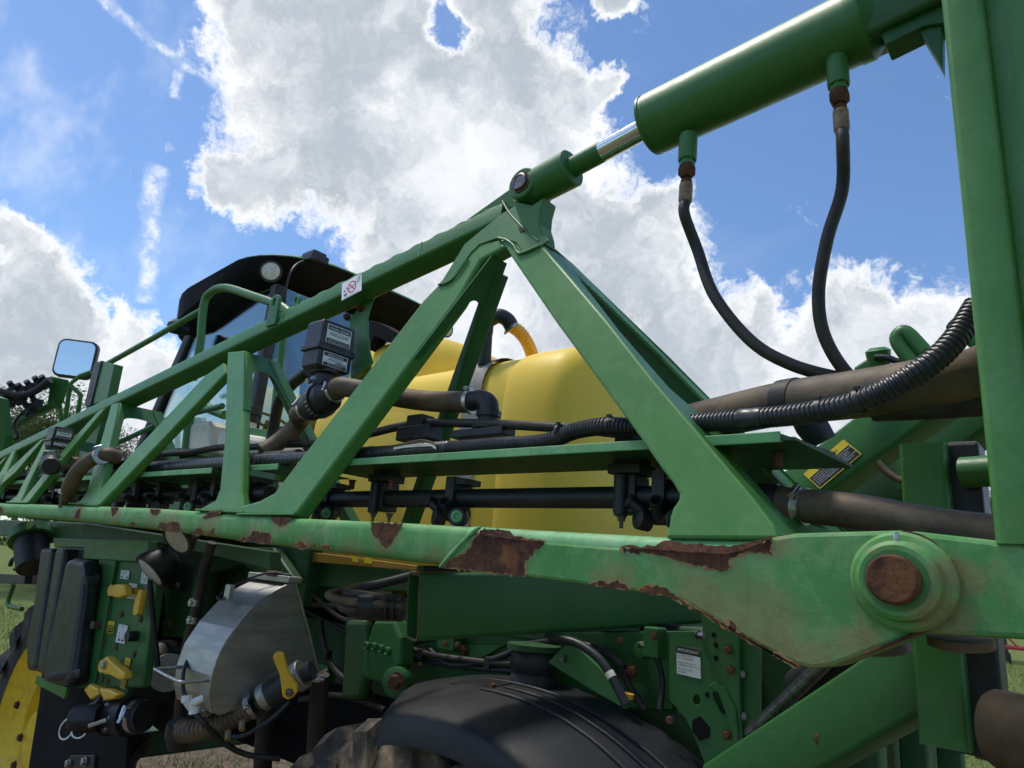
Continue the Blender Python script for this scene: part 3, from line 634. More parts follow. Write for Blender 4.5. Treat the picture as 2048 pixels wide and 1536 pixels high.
def fitting(px, py, tilt, sc_):
    c = pY(px, py, EY-0.02); d = unit(np.array([tilt, -0.10, -1.0])); o = turned('port_boss', [(-0.03, 0.023*sc_), (0.044, 0.023*sc_), (0.047, 0.021*sc_)], c, d, 'green', CYL, 24)
    turned('port_adapter', [(0.047, 0.019*sc_), (0.062, 0.019*sc_)], c, d, 'green', CYL, 6)
    turned('swivel_nut', [(0.062, 0.017*sc_), (0.066, 0.021*sc_), (0.088, 0.021*sc_), (0.097, 0.014*sc_)], c, d, 'rust', CYL, 6)
    turned('hose_stem', [(0.097, 0.008), (0.106, 0.008), (0.106, 0.014), (0.118, 0.014)], c, d, 'rust', CYL, 12)
    turned('hose_crimp', [(0.118, 0.0165*sc_), (0.166, 0.0165*sc_), (0.170, 0.014)], c, d, 'crimp', CYL, 12)
    return c+d*0.165, d
e1, d1 = fitting(1376, 292, 0.02, 1.0)
hose('hydraulic_hose', [e1, e1+d1*0.04]+[pY(x, y, Y) for x, y, Y in ((1395, 500, EY), (1428, 590, EY), (1500, 680, EY+0.01), (1580, 728, EY+0.03), (1680, 756, EY+0.06), (1760, 765, EY+0.1))], 0.0135, 'hose_dark', S, 12)
e2, d2 = fitting(1675, 140, 0.04, 1.0)
hose('hydraulic_hose', [e2, e2+d2*0.04]+[pY(x, y, Y) for x, y, Y in ((1684, 380, EY), (1654, 480, EY), (1637, 590, EY+0.01), (1652, 680, EY+0.03), (1710, 762, EY+0.06), (1800, 800, EY+0.1))], 0.0135, 'hose_dark', S, 12)
# ---- uprights of the boom wing at the rear
zt, zb_ = 3.75, 2.198
def upright(x0, x1, y0, y1, mat, name='upright_post', z0=zb_, z1=zt, r=0.010):
    return beam(name, ((x0+x1)/2, (y0+y1)/2, z0), ((x0+x1)/2, (y0+y1)/2, z1), x1-x0, y1-y0, mat, S, up=(0, 1, 0), r=r)
PST = upright(-0.131, -0.072, 0.0, 0.075, 'green_worn_lit', z0=2.196)
upright(-0.078, 0.075, 0.03, 0.10, 'green_worn_lit')
upright(0.075, 0.16, -0.01, 0.09, 'green')
# ---- tray with lip carrying the hoses
TY = 0.10
tl = [pY(x, y, TY) for x, y in ((-80, 968), (105, 956), (435, 936), (660, 923), (1060, 892), (1284, 877), (1560, 865))]
# straightened to one line
t0_, t1_ = tl[0], tl[-1]
zf = np.polyfit([p[0] for p in tl], [p[2] for p in tl], 1); tz = lambda X: float(np.polyval(zf, X))
def tseg(xa, xb):
    A = pY(xa, 900, TY)[0]; B = pY(xb, 900, TY)[0]
    o = slab('hose_tray', [(A, TY, tz(A)-0.004), (B, TY, tz(B)-0.004), (B, 0.40, tz(B)-0.004), (A, 0.40, tz(A)-0.004)], (0, 0, -0.005), 'green_shaded', S, bev=0.001)
    h = 0.021
    slab('tray_lip', [(A, TY-0.003, tz(A)), (B, TY-0.003, tz(B)), (B, TY-0.003, tz(B)-h), (A, TY-0.003, tz(A)-h)], (0, 0.005, 0), 'green_lip', o, bev=0.002)
    return o
TRAYS = [tseg(-80, 205), tseg(212, 432), tseg(492, 562), tseg(600, 1330), tseg(1345, 1562)]
slab('tray_bracket', [pY(1560, 868, 0.10), pY(1562, 885, 0.10), pY(1668, 920, 0.36), pY(1668, 906, 0.36)], (0.004, 0, 0), 'green_shaded', S, bev=0)
slab('tray_underplate', [(pY(1345, 900, TY)[0], 0.10, tz(-0.7)-0.012), (pY(1590, 900, TY)[0], 0.10, tz(-0.5)-0.012), (-0.42, 0.42, tz(-0.5)-0.012), (-0.9, 0.42, tz(-0.7)-0.012)], (0, 0, -0.006), 'green_shaded', S, bev=0)
for x in (705, 785, 1555): bolt(pY(x, 960 if x < 1000 else 905, 0.2), (0, 0, -1), 0.010, S, 'rusty_bolt', 0.03)
# ---- spray pipe under the tray with nozzle bodies
PYY = 0.27
pz = [pY(x, y, PYY) for x, y in ((600, 1000), (740, 997), (1000, 996), (1340, 995))]
pa, pb_ = pz[0], pz[-1]; zfp = np.polyfit([p[0] for p in pz], [p[2] for p in pz], 1)
def pp(X): return np.array([X, PYY, float(np.polyval(zfp, X))])
XA, XB = pa[0], pb_[0]
PIPE = sweepg(G(), [pp(XA), pp(XB+0.25)], circle(0.027, 24)).build('spray_pipe', 'black', S, 40, 'black spray pipe under the hose tray')
turned('pipe_cap', [(-0.045, 0.030), (-0.04, 0.035), (0.0, 0.035), (0.004, 0.031)], pp(XA+0.03), (1, 0, 0), 'black', S, 16)
def xat(px): return pY(px, 997, PYY)[0]
def hanger(px, up_, lo, bolts=True):
    X = xat(px); c = pp(X); g = G()
    boxg(g, c+np.array([0, 0, 0.005]), AX, (0.030, 0.034, 0.045)); boxg(g, c+np.array([0.0, 0, 0.064]), AX, (0.045, 0.040, 0.012)); boxg(g, c+np.array([0, 0, 0.11]), AX, (0.038, 0.025, 0.05))
    revolve(g, [(-0.048, 0.017), (0.05, 0.017)], c+np.array([-0.006, -0.034, 0]), (0, 0, 1), 14)
    o = g.build('pipe_hanger', 'black', S, 40, bev=0.003)
    for dx in (-0.006, 0.05):
        b_ = c+np.array([dx, -0.03 if dx < 0 else -0.01, -0.046]); g2 = G(); revolve(g2, [(0, 0.012), (0.006, 0.012)], b_, (0, 0, -1), 12); revolve(g2, [(0.006, 0.009), (0.014, 0.009)], b_, (0, 0, -1), 6); revolve(g2, [(0.014, 0.005), (0.03, 0.005)], b_, (0, 0, -1), 8)
        g2.build('bolt', 'rubber_hose', o, 30)
    return o
def nozzle_body(X, Y, zfun, scale=1.0, cap=True):
    c = zfun(X); k = scale; g = G()
    boxg(g, c+np.array([0, 0, 0.012]), AX, (0.016*k, 0.036*k, 0.045*k))                       # clamp
    boxg(g, c+np.array([0.02*k, 0, 0.043*k]), AX, (0.034*k, 0.032*k, 0.008*k))
    revolve(g, [(-0.02*k, 0.020*k), (0.05*k, 0.022*k)], c+np.array([0.0, -0.008, -0.045*k]), (1, -0.2, 0), 16)
    revolve(g, [(0, 0.026*k), (0.03*k, 0.026*k), (0.034*k, 0.02*k)], c+np.array([-0.035*k, -0.008, -0.055*k]), (-0.5, -0.8, 0.1), 18)
    revolve(g, [(0, 0.013*k), (0.05*k, 0.013*k), (0.05*k, 0.017*k), (0.06*k, 0.017*k)], c+np.array([-0.03*k, -0.02, -0.045*k]), (-0.75, -0.3, 0.55), 14)
    revolve(g, [(0, 0.013*k), (0.03*k, 0.016*k), (0.055*k, 0.016*k), (0.055*k, 0.011*k), (0.03*k, 0.011*k)], c+np.array([0.0, -0.02, -0.045*k]), (0.2, -0.75, 0.5), 14)
    revolve(g, [(0, 0.018*k), (0.02*k, 0.026*k), (0.05*k, 0.026*k), (0.055*k, 0.022*k)], c+np.array([0.035*k, -0.012, -0.055*k]), (0.5, -0.85, 0), 10)
    o = g.build('nozzle_body', 'black', S, 35)
    if cap: turned('nozzle_cap', [(0.054*k, 0.016*k), (0.060*k, 0.016*k), (0.062*k, 0.008*k), (0.058*k, 0.007*k), (0.058*k, 0.0)], c+np.array([0.035*k, -0.012, -0.055*k]), (0.5, -0.85, 0), 'green_lip', o, 16, closed=False)
    return o
for px in (768, 1262): hanger(px, 0, 0)
nozzle_body(xat(665), PYY, pp, 1.0); nozzle_body(xat(915), PYY, pp, 1.05); nozzle_body(xat(1330), PYY, pp, 1.0)
# further pipe sections towards the boom tip
zfp2 = np.polyfit([pY(x, y, PYY)[0] for x, y in ((30, 996), (260, 990), (540, 988))], [pY(x, y, PYY)[2] for x, y in ((30, 996), (260, 990), (540, 988))], 1)
def pp2(X): return np.array([X, PYY, float(np.polyval(zfp2, X))])
X2a, X2b = pY(-60, 996, PYY)[0], pY(540, 988, PYY)[0]
sweepg(G(), [pp2(X2a), pp2(pY(215, 996, PYY)[0])], circle(0.030, 16)).build('spray_pipe', 'black', S, 40)
sweepg(G(), [pp2(pY(225, 990, PYY)[0]), pp2(X2b)], circle(0.030, 16)).build('spray_pipe', 'black', S, 40)
for px in (20, 75, 120, 190, 285, 330, 395, 440, 510): nozzle_body(pY(px, 990, PYY)[0], PYY, pp2, 1.1, px in (190, 395))
for px in (285, 400): 
    X = pY(px, 990, PYY)[0]; turned('section_tube', [(-0.04, 0.018), (0.07, 0.018)], pp2(X)+np.array([0.03, -0.035, 0]), (0, 0, 1), 'black', S, 14)
# ---- looms and hoses lying along the tray
def on_tray(x, y, Y): return pY(x, y, Y)
def trayline(xs, dz, Y):
    o = []
    for x in xs:
        X = pY(x, 900, Y)[0]; o.append(np.array([X, Y, tz(X)+dz]))
    return o
corrug('wiring_loom', trayline((560, 640, 700, 780, 860, 900), 0.022, 0.145), 0.022, 0.013, 'conduit', S, 0.06, 14, 'taped black wiring loom along the hose tray', wrap=((0.0, 0.62), (0.80, 0.9)))
corrug('corrugated_conduit', trayline((875, 930, 1010, 1090), 0.022, 0.145)+[on_tray(*p) for p in ((1150, 862, 0.14), (1200, 853, 0.13), (1235, 852, 0.13), (1300, 855, 0.14), (1400, 846, 0.14), (1500, 838, 0.12), (1600, 828, 0.10), (1690, 812, 0.08), (1770, 782, 0.07), (1850, 735, 0.08), (1905, 685, 0.10), (1955, 610, 0.14))], 0.0195, 0.0095, 'conduit', S, 0.15, 16, 'ribbed black conduit sweeping up to the rear upright', wrap=((0.30, 0.315), (0.64, 0.67)))
corrug('wiring_loom', trayline((-60, 60, 150, 260, 350, 440, 500, 570), 0.024, 0.15), 0.026, 0.03, 'conduit', S, 0.07, 14, wrap=((0.1, 0.3), (0.45, 0.8)))
hose('conduit_pipe', trayline((300, 360, 440, 520, 600), 0.045, 0.20), 0.026, 'black', S, 6, 16)
hose('air_hose', [on_tray(*p) for p in ((480, 895, 0.3), (560, 890, 0.3), (640, 886, 0.28), (720, 872, 0.26), (800, 853, 0.24), (850, 846, 0.24), (960, 847, 0.24), (1080, 853, 0.24), (1160, 858, 0.22), (1260, 868, 0.2))], 0.0135, 'hose_dark', S, 8, 12)
hose('air_hose', [on_tray(*p) for p in ((310, 908, 0.2), (380, 905, 0.2), (440, 895, 0.22), (520, 893, 0.25), (600, 886, 0.3))], 0.014, 'hose_dark', S, 8, 12)
hose('air_hose', trayline((-60, 40, 120, 200, 260), 0.060, 0.2), 0.014, 'hose_dark', S, 8, 10)
# hose clips on the tray
g = G(); c = on_tray(838, 868, 0.24); boxg(g, c, AX, (0.075, 0.03, 0.022)); boxg(g, c+np.array([0.0, 0, 0.035]), AX, (0.035, 0.028, 0.022)); CL = g.build('hose_clip', 'black', S, None, bev=0.003)
g = G(); c = on_tray(965, 868, 0.25); boxg(g, c, AX, (0.10, 0.03, 0.012)); g.build('hose_clip', 'black', S, None, bev=0.003)
g = G(); c = on_tray(305, 920, 0.22); boxg(g, c, AX, (0.06, 0.03, 0.03)); boxg(g, c+np.array([-0.02, 0, 0.035]), AX, (0.03, 0.026, 0.02)); g.build('hose_clip', 'black', S, None, bev=0.003)
for px, py, Y, px2, py2 in ((1222, 852, 0.13, 1250, 853), (1718, 803, 0.077, 1750, 790), (1640, 822, 0.092, 1670, 816), (1120, 866, 0.142, 1150, 862)):
    c = on_tray(px, py, Y); ad = on_tray(px2, py2, Y)-c; turned('cable_tie', [(-0.004, 0.0200), (-0.004, 0.0222), (0.004, 0.0222), (0.004, 0.0200)], c, ad, 'black', S, 18)
    boxg(G(), c+np.array([0, -0.010, 0.021]), AX, (0.005, 0.005, 0.004)).build('cable_tie', 'black', S, None, bev=0.001)
for k, (mt, dy) in enumerate((('label_red', 0.0), ('cream', 4), ('white_plastic', 7), ('label_red', -3))):
    hose('exposed_wire', [on_tray(x, y+dy*0.8, 0.118) for x, y in ((788, 893), (810, 889), (840, 884+dy*0.4), (862, 886), (872, 892))], 0.0022, 'rubber_hose' if mt == 'label_red' else mt, S, 6, 6)
# big brown feed hose and lower hose
hose('feed_hose', [pY(x, y, Y) for x, y, Y in ((1330, 858, 0.34), (1420, 838, 0.30), (1560, 808, 0.24), (1700, 790, 0.19), (1850, 768, 0.17), (1960, 745, 0.20), (2040, 700, 0.3))], 0.046, 'rubber_hose', S, 10, 24, label='thick brown feed hose behind the ribbed conduit')
fh = pY(1582, 804, 0.232); turned('hose_sleeve', [(-0.022, 0.0475), (-0.02, 0.049), (0.02, 0.049), (0.022, 0.0475)], fh, pY(1700, 790, 0.19)-pY(1560, 808, 0.24), 'hose_dark', S, 24)
hose('feed_hose', [pY(x, y, Y) for x, y, Y in ((1750, 820, 0.20), (1850, 815, 0.18), (1960, 808, 0.2))], 0.022, 'hose_dark', S, 8, 16)
LH = hose('supply_hose', [pY(x, y, Y) for x, y, Y in ((1560, 1005, 0.24), (1620, 1013, 0.22), (1720, 1024, 0.20), (1850, 1050, 0.19), (1960, 1066, 0.19), (2040, 1072, 0.19))], 0.033, 'rubber_hose', S, 10, 24, label='brown supply hose below, clamped to black fitting')
turned('pipe_coupling', [(-0.20, 0.027), (-0.06, 0.027), (-0.06, 0.036), (-0.03, 0.036), (-0.03, 0.030), (0.02, 0.030)], pY(1590, 1010, 0.23), pY(1720, 1024, 0.20)-pY(1560, 1005, 0.24), 'black', S, 20)
clamp(pY(1606, 1012, 0.225), pY(1720, 1024, 0.20)-pY(1560, 1005, 0.24), 0.0345, 0.018, S, (0.0, -0.75, 0.65))
# ---- boom section valves with printed boxes
def valve(Xf, x0, x1, xl, ytop, ymid, ylow, ybot, sc_):
    """Xf: rearward face; corners of the printed face in the picture."""
    A = pX(x0, (ytop+ybot)/2, Xf); B = pX(x1, (ytop+ybot)/2, Xf); y0, y1 = A[1], B[1]; zc = lambda y: pX((x0+x1)/2, y, Xf)[2]
    Lx = 0.095*sc_; g = G(); hw = (y1-y0)/2; yc = (y0+y1)/2
    def ring(z, k, kk=1.0): return [(Xf-Lx/2+sx*Lx/2*k, yc+sy*hw*k*kk, z) for sx, sy in ((-1, -1), (1, -1), (1, 1), (-1, 1))]
    def stack(levels):
        vs = []; fs = []
        for z, k in levels: vs += ring(z, k)
        for i in range(len(levels)-1):
            for j in range(4): a = i*4+j; b_ = i*4+(j+1) % 4; fs.append((a, b_, b_+4, a+4))
        fs += [(0, 1, 2, 3), tuple(range(len(vs)-4, len(vs)))]; g.add(vs, fs)
    stack([(zc(ytop)+0.010*sc_, 0.90), (zc(ytop), 1.0), (zc(ymid), 1.02)]); stack([(zc(ymid), 1.14), (zc(ylow), 1.14)]); stack([(zc(ylow), 1.02), (zc(ybot)+0.01*sc_, 1.0), (zc(ybot), 0.86)])
    o = g.build('valve_actuator', 'black_plastic', S, None, bev=0.003)
    for k in range(4): bolt(np.array([Xf+Lx*0.05, y0+(y1-y0)*(0.02+0.32*k), zc(ymid)]), (0, 0, 1), 0.004*sc_, o, 'black', name='screw')
    def lab(za, zb2, num, extra):
        ex = np.array([0, (y1-y0)*0.74, 0]); o0 = np.array([Xf+Lx*0.012+0.0006, y0+(y1-y0)*0.14, zb2]); ey = np.array([0, 0, za-zb2])
        T = [(0.5, 0.73, 0.20, 'JOHN DEERE', 1, 'CENTER', 1.15), (0.5, 0.42, 0.27, num, 2, 'CENTER', 1.0), (0.5, 0.14, 0.085, 'Manufactured for Deere & Company', 1, 'CENTER', 1.0), (0.5, 0.04, 0.085, 'Moline, Illinois 61265 Made in U.S.A.', 1, 'CENTER', 1.0)]
        Fd = [(0.03, 0.69, 0.97, 0.96, 2), (0.03, 0.02, 0.97, 0.25, 2)]
        if extra:
            for i in range(9): Fd.append((0.52+i*0.047, 0.28, 0.52+i*0.047+0.03, 0.40, 2))
            T.append((0.10, 0.29, 0.08, '12W 1W2W', 2, 'LEFT', 1.0))
        decal('printed_label', o0, ex, ey, o, ['label_white', 'label_white', 'label_black'], Fd, T)
    h1 = zc(ytop)-zc(ymid); h2 = zc(ylow)-zc(ybot)
    lab(zc(ytop)-h1*0.06, zc(ymid)+h1*0.14, 'AKK22545', False); lab(zc(ylow)-h2*0.06, zc(ybot)+h2*0.16, 'AKK22537', True)
    return o, np.array([Xf-Lx/2, yc, zc(ybot)])
V1, vb = valve(-2.06, 638, 706, 600, 650, 697, 707, 744, 1.0)
turned('valve_neck', [(0.0, 0.052), (0.012, 0.052), (0.016, 0.034), (0.075, 0.030)], vb+np.array([0, 0, 0.005]), (0.05, 0, -1), 'black', S, 20)
vd = unit(pY(800, 800, 0.22)-pY(640, 800, 0.22)); vd = unit(np.array([0.92, -0.1, 0.20])); vc = vb+np.array([0.0, 0, -0.105])
VB = turned('valve_body', [(-0.12, 0.036), (-0.075, 0.040), (-0.07, 0.052), (-0.012, 0.056), (-0.012, 0.063), (0.012, 0.063), (0.012, 0.056), (0.05, 0.056), (0.07, 0.040), (0.11, 0.034)], vc, vd, 'black', S, 28)
clamp(vc, vd, 0.060, 0.020, S, (0, -0.3, 1), 'steel', 'flange_clamp'); clamp(vc-vd*0.10, vd, 0.0385, 0.014, S, (0, -1, 0.6)); clamp(vc+vd*0.10, vd, 0.036, 0.014, S, (0, -1, 0.3))
vl, vr = vc-vd*0.11, vc+vd*0.11

hose('section_hose', [vl, vl-vd*0.05]+[pY(x, y, Y) for x, y, Y in ((600, 842, 0.30), (562, 880, 0.26), (524, 905, 0.20))], 0.035, 'rubber_hose', S, 10, 20, label='brown hose from the section valve down to the tray')
el = pY(962, 802, 0.26)
hose('section_hose', [vr, vr+vd*0.04]+[pY(x, y, Y) for x, y, Y in ((800, 795, 0.26), (870, 803, 0.26), (940, 804, 0.26))], 0.0335, 'rubber_hose', S, 10, 20, label='brown hose from the valve to the black elbow')
clamp(pY(942, 804, 0.26), (1, 0, 0), 0.0345, 0.015, S, (0.2, -0.3, 1))
hose('hose_elbow', [pY(938, 804, 0.26), pY(962, 800, 0.26), pY(976, 808, 0.26), pY(978, 828, 0.26)], 0.030, 'black', S, 6, 18)
turned('hose_elbow_nut', [(0, 0.037), (0.018, 0.037), (0.018, 0.030), (0.045, 0.030), (0.045, 0.045), (0.055, 0.045)], pY(978, 822, 0.26), (0, 0, -1), 'black', S, 8)
# hanging strap plate of the valve and the bolts
slab('valve_bracket', [pY(x, y, 0.30) for x, y in ((698, 640), (745, 580), (757, 580), (742, 606), (733, 640), (738, 700), (744, 724), (735, 740), (700, 760), (704, 700))], (0, 0.008, 0), 'green', S, bev=0.002)
slab('valve_bracket', [pY(690, 765, 0.28), pY(742, 726, 0.28), pY(746, 740, 0.36), pY(700, 790, 0.36)], (0, 0, -0.006), 'green', S, bev=0.001)
bolt(pY(722, 618, 0.30), (0.2, -1, 0.1), 0.012, S, 'rust', 0.016); bolt(pY(696, 635, 0.30), (0.2, -1, 0.1), 0.012, S, 'rust', 0.016)
slab('lower_bracket', [pY(x, y, 0.34) for x, y in ((700, 780), (740, 780), (738, 848), (728, 858), (700, 850))], (0, 0.006, 0), 'green_dark', S, bev=0.002)
g = G(); c = pY(720, 850, 0.33); boxg(g, c, AX, (0.03, 0.02, 0.012)); revolve(g, [(0, 0.012), (0.03, 0.012)], c+np.array([0.01, -0.02, -0.01]), (1, -0.5, 0), 10); g.build('cable_connector', 'black', S, 35)
hose('valve_cable', [pY(*p) for p in ((640, 752, 0.24), (630, 765, 0.22), (630, 785, 0.22), (638, 795, 0.24))], 0.005, 'black', S, 6, 8)
hose('loom_branch', [pY(*p) for p in ((618, 742, 0.42), (585, 768, 0.45), (560, 800, 0.48), (548, 850, 0.5), (540, 900, 0.5))], 0.026, 'hose_dark', S, 8, 14)
V2, vb2 = valve(-4.35, 104, 146, 95, 858, 880, 884, 897, 1.1)
vc2 = vb2+np.array([0.05, -0.02, -0.09]); turned('valve_body', [(-0.1, 0.03), (-0.05, 0.05), (0.05, 0.055), (0.09, 0.04)], vc2, (0.9, -0.3, -0.2), 'black', S, 18); clamp(vc2, (0.9, -0.3, -0.2), 0.055, 0.02, S, (0, -0.3, 1), 'steel')
hose('section_hose', [vc2+np.array([0.05, -0.02, -0.01]), pY(172, 928, 0.2), pY(182, 955, 0.2)], 0.036, 'rubber_hose', S, 8, 16)
hose('section_hose', [pY(*p) for p in ((238, 916, 0.12), (212, 910, 0.06), (185, 918, 0.02), (158, 940, -0.01), (140, 972, -0.01), (134, 1003, 0.04))], 0.034, 'rubber_hose', S, 10, 18, label='brown hose looping outside the boom near its tip')
hose('hose_elbow', [pY(*p) for p in ((200, 913, 0.05), (222, 910, 0.10), (236, 918, 0.14), (243, 932, 0.15))], 0.038, 'black', S, 6, 16)
clamp(pY(203, 912, 0.04), (1, 0, 0.1), 0.038, 0.014, S, (0, -0.5, 1)); clamp(pY(134, 985, 0.0), (0.2, 0, 1), 0.036, 0.014, S, (-1, -0.5, 0))
# lugs and warning label on the upper chord
def lug(px, py, Y, s_):
    pts = []; c = pY(px, py, Y)
    for i in range(9): a = pi*i/8; pts.append(c+np.array([0.026*s_*cos(a), 0, 0.045*s_+0.026*s_*sin(a)]))
    pts += [c+np.array([-0.026*s_, 0, -0.03*s_]), c+np.array([0.026*s_, 0, -0.03*s_])]
    hol = [c+np.array([0.010*s_*cos(2*pi*i/12), 0, 0.045*s_+0.014*s_*sin(2*pi*i/12)]) for i in range(12)]
    slab('lifting_lug', pts, (0, 0.014, 0), 'green', UC, holes=[hol], bev=0.002)
lug(543, 632, 0.19, 1.35); lug(588, 618, 0.27, 0.9)
q0 = pF(684, 602)-NF*0.0012; qx = pF(724, 581)-NF*0.0012-q0; qy = pF(685, 568)-NF*0.0012-q0
circ = lambda cx, cy, rx, ry, n=20: [(cx+rx*cos(2*pi*i/n), cy+ry*sin(2*pi*i/n)) for i in range(n+1)]
decal('warning_label', q0, qx, qy, UC, ['label_white', 'label_red', 'label_black'], [], [],
      [(circ(0.52, 0.5, 0.20, 0.30), 0.05, 1), ([(0.38, 0.72), (0.66, 0.28)], 0.05, 1), ([(0.30, 0.42), (0.70, 0.56)], 0.03, 2), ([(0.78, 0.62), (0.80, 0.80), (0.88, 0.86), (0.93, 0.7), (0.84, 0.58), (0.78, 0.62)], 0.03, 2), ([(0.88, 0.86), (0.97, 0.97)], 0.03, 2), ([(0.12, 0.2), (0.2, 0.25)], 0.09, 2), ([(0.12, 0.42), (0.18, 0.48)], 0.09, 2), ([(0.22, 0.12), (0.26, 0.3)], 0.05, 2), ([(0.22, 0.6), (0.3, 0.5)], 0.03, 2), ([(0.1, 0.05), (0.9, 0.05)], 0.012, 2)], 'white no-climbing pictogram label with red prohibition ring')
# ================================================================== tank
def superell(g, lo, hi, e1=0.42, e2=0.36, nu=48, nv=28, m=0, warp=None):
    lo = np.array(lo, float); hi = np.array(hi, float); c = (lo+hi)/2; h = (hi-lo)/2
    f = lambda v, e: math.copysign(abs(v)**e, v); vs = []; fs = []
    for j in range(nv+1):
        ph = -pi/2+pi*j/nv
        for i in range(nu):
            th = 2*pi*i/nu; p = np.array([f(cos(ph), e1)*f(cos(th), e2), f(cos(ph), e1)*f(sin(th), e2), f(sin(ph), e1)])
            q = c+h*p; vs.append(warp(q) if warp else q)
    for j in range(nv):
        for i in range(nu): a = j*nu+i; b_ = j*nu+(i+1) % nu; fs.append((a, b_, b_+nu, a+nu))
    return g.add(vs, fs, m)
g = G()
superell(g, (-3.62, 1.04, 1.93), (-1.66, 2.60, 3.12), 0.36, 0.26, 64, 32)
superell(g, (-2.13, 1.028, 1.92), (-1.60, 2.61, 3.135), 0.38, 0.46)
superell(g, (-3.62, 1.03, 1.92), (-2.27, 2.61, 3.13), 0.46, 0.42)
superell(g, (-3.60, 1.20, 2.6), (-2.75, 2.40, 3.46), 0.62, 0.55)
TANK = g.build('solution_tank', 'tank_yellow', S, 60, 'large yellow plastic solution tank behind the boom')
# strap lies in the groove
def strap(X, w, y0, z0, z1, r=0.28):
    pts = [(X, y0, z0)]
    for i in range(9): a = pi/2*i/8; pts.append((X, y0+r*(1-cos(a)), z1-r+r*sin(a)))
    pts.append((X, 2.3, z1)); g = G(); vs = []; fs = []
    for p in pts: vs += [np.array(p)+np.array([-w/2, 0, 0]), np.array(p)+np.array([w/2, 0, 0])]
    for i in range(len(pts)-1): fs.append((2*i, 2*i+1, 2*i+3, 2*i+2))
    g.add(vs, fs); return g.build('tank_strap', 'strap', TANK, 60)
strap(-2.20, 0.115, 1.037, 1.95, 3.105, 0.20)
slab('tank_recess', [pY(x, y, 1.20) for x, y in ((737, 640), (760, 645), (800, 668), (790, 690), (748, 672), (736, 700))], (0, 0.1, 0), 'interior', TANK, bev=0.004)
# filler pipe on top
fz = pD(972, 690, 3.35)
hose('vent_pipe', [fz-np.array([0, 0, 0.1]), pD(972, 662, 3.35)], 0.032, 'black', S, 4, 16)
turned('vent_tee', [(-0.05, 0.036), (-0.045, 0.042), (0.05, 0.042), (0.055, 0.036)], pD(970, 650, 3.35), (0, 0, 1), 'black', S, 14)
hose('vent_elbow', [pD(x, y, 3.35) for x, y in ((960, 650), (978, 640), (998, 632), (1015, 640), (1024, 655))], 0.036, 'black', S, 6, 16)
clamp(pD(1024, 654, 3.35), pD(1040, 668, 3.35)-pD(1020, 645, 3.35), 0.034, 0.015, S, (-0.5, -0.5, 0))
corrug('vent_hose', [pD(x, y, d) for x, y, d in ((1022, 652, 3.35), (1040, 665, 3.37), (1056, 688, 3.4), (1066, 715, 3.45))], 0.031, 0.016, 'orange_hose', S, 0.08, 14)
# ================================================================== cab
def ring_xy(x0, x1, y0, y1, r, n=5):
    pts = []
    for cx, cy, a0 in ((x1-r, y1-r, 0), (x0+r, y1-r, 90), (x0+r, y0+r, 180), (x1-r, y0+r, 270)):
        for i in range(n+1): a = radians(a0+90*i/n); pts.append((cx+r*cos(a), cy+r*sin(a)))
    return pts
def roof_levels(levels, name, mat, parent, droop=0.16, label=None):
    g = G(); vs = []; fs = []; k = None
    for z, inset, rr in levels:
        pr = ring_xy(-5.78+inset*1.2, -3.96-inset, 0.92+inset, 2.68-inset, rr*1.45, 8); k = len(pr)
        for x, y in pr:
            t = max(0.0, (-4.5-x)/1.2); lift = 0.20*min(1.0, max(0.0, (x+5.3)/1.1)) if z < 3.9 else 0.0; vs.append((x, y, z+lift-droop*t*t))
    for i in range(len(levels)-1):
        for j in range(k): a = i*k+j; b_ = i*k+(j+1) % k; fs.append((a, b_, b_+k, a+k))
    fs += [tuple(range(k)), tuple(range(len(vs)-k, len(vs)))]
    return g.add(vs, fs).build(name, mat, parent, 45, label)
CAB = roof_levels([(3.74, 0.30, 0.25), (3.78, 0.10, 0.34), (3.86, 0.01, 0.38), (4.075, 0.0, 0.38)], 'cab_roof', 'interior', S, label='dark underside of the cab roof')  # near-black colour paints in the shade under the overhang
roof_levels([(4.0755, 0.010, 0.38), (4.09, 0.012, 0.38), (4.12, 0.06, 0.36), (4.15, 0.18, 0.33), (4.17, 0.40, 0.25)], 'roof_cap', 'green', CAB)
def quad(name, pts, t, mat, parent, bev=0.0): return slab(name, pts, t, mat, parent, bev=bev)
zT, zB = 3.88, 2.75
def cx(z): return -5.32-0.45*(zT-z)/(zT-zB)             # raked front
for nm, a, b_ in (('cab_pillar', (cx(zT), 1.10, zT), (cx(2.2), 1.02, 2.2)), ('cab_pillar', (cx(zT), 2.50, zT), (cx(2.2), 2.58, 2.2)), ('cab_pillar', (-4.22, 1.10, zT), (-4.15, 1.05, 2.2)), ('cab_pillar', (-4.22, 2.50, zT), (-4.15, 2.55, 2.2))):
    beam(nm, a, b_, 0.07, 0.09, 'black', CAB, r=0.015)
quad('cab_window', [(cx(zT)+0.04, 1.09, zT), (-4.27, 1.09, zT), (-4.21, 1.05, zB), (cx(zB)+0.04, 1.05, zB)], (0, 0.006, 0), 'glass', CAB)
quad('cab_window', [(cx(zT)+0.04, 2.51, zT), (-4.27, 2.51, zT), (-4.21, 2.55, zB), (cx(zB)+0.04, 2.55, zB)], (0, 0.006, 0), 'glass', CAB)
quad('cab_window', [(-4.20, 1.15, zT), (-4.20, 2.45, zT), (-4.15, 2.5, zB), (-4.15, 1.1, zB)], (0.006, 0, 0), 'glass', CAB)
quad('cab_window', [(cx(zT), 1.14, zT), (cx(zT), 2.46, zT), (cx(zB), 2.53, zB), (cx(zB), 1.07, zB)], (0.006, 0, 0), 'glass', CAB)
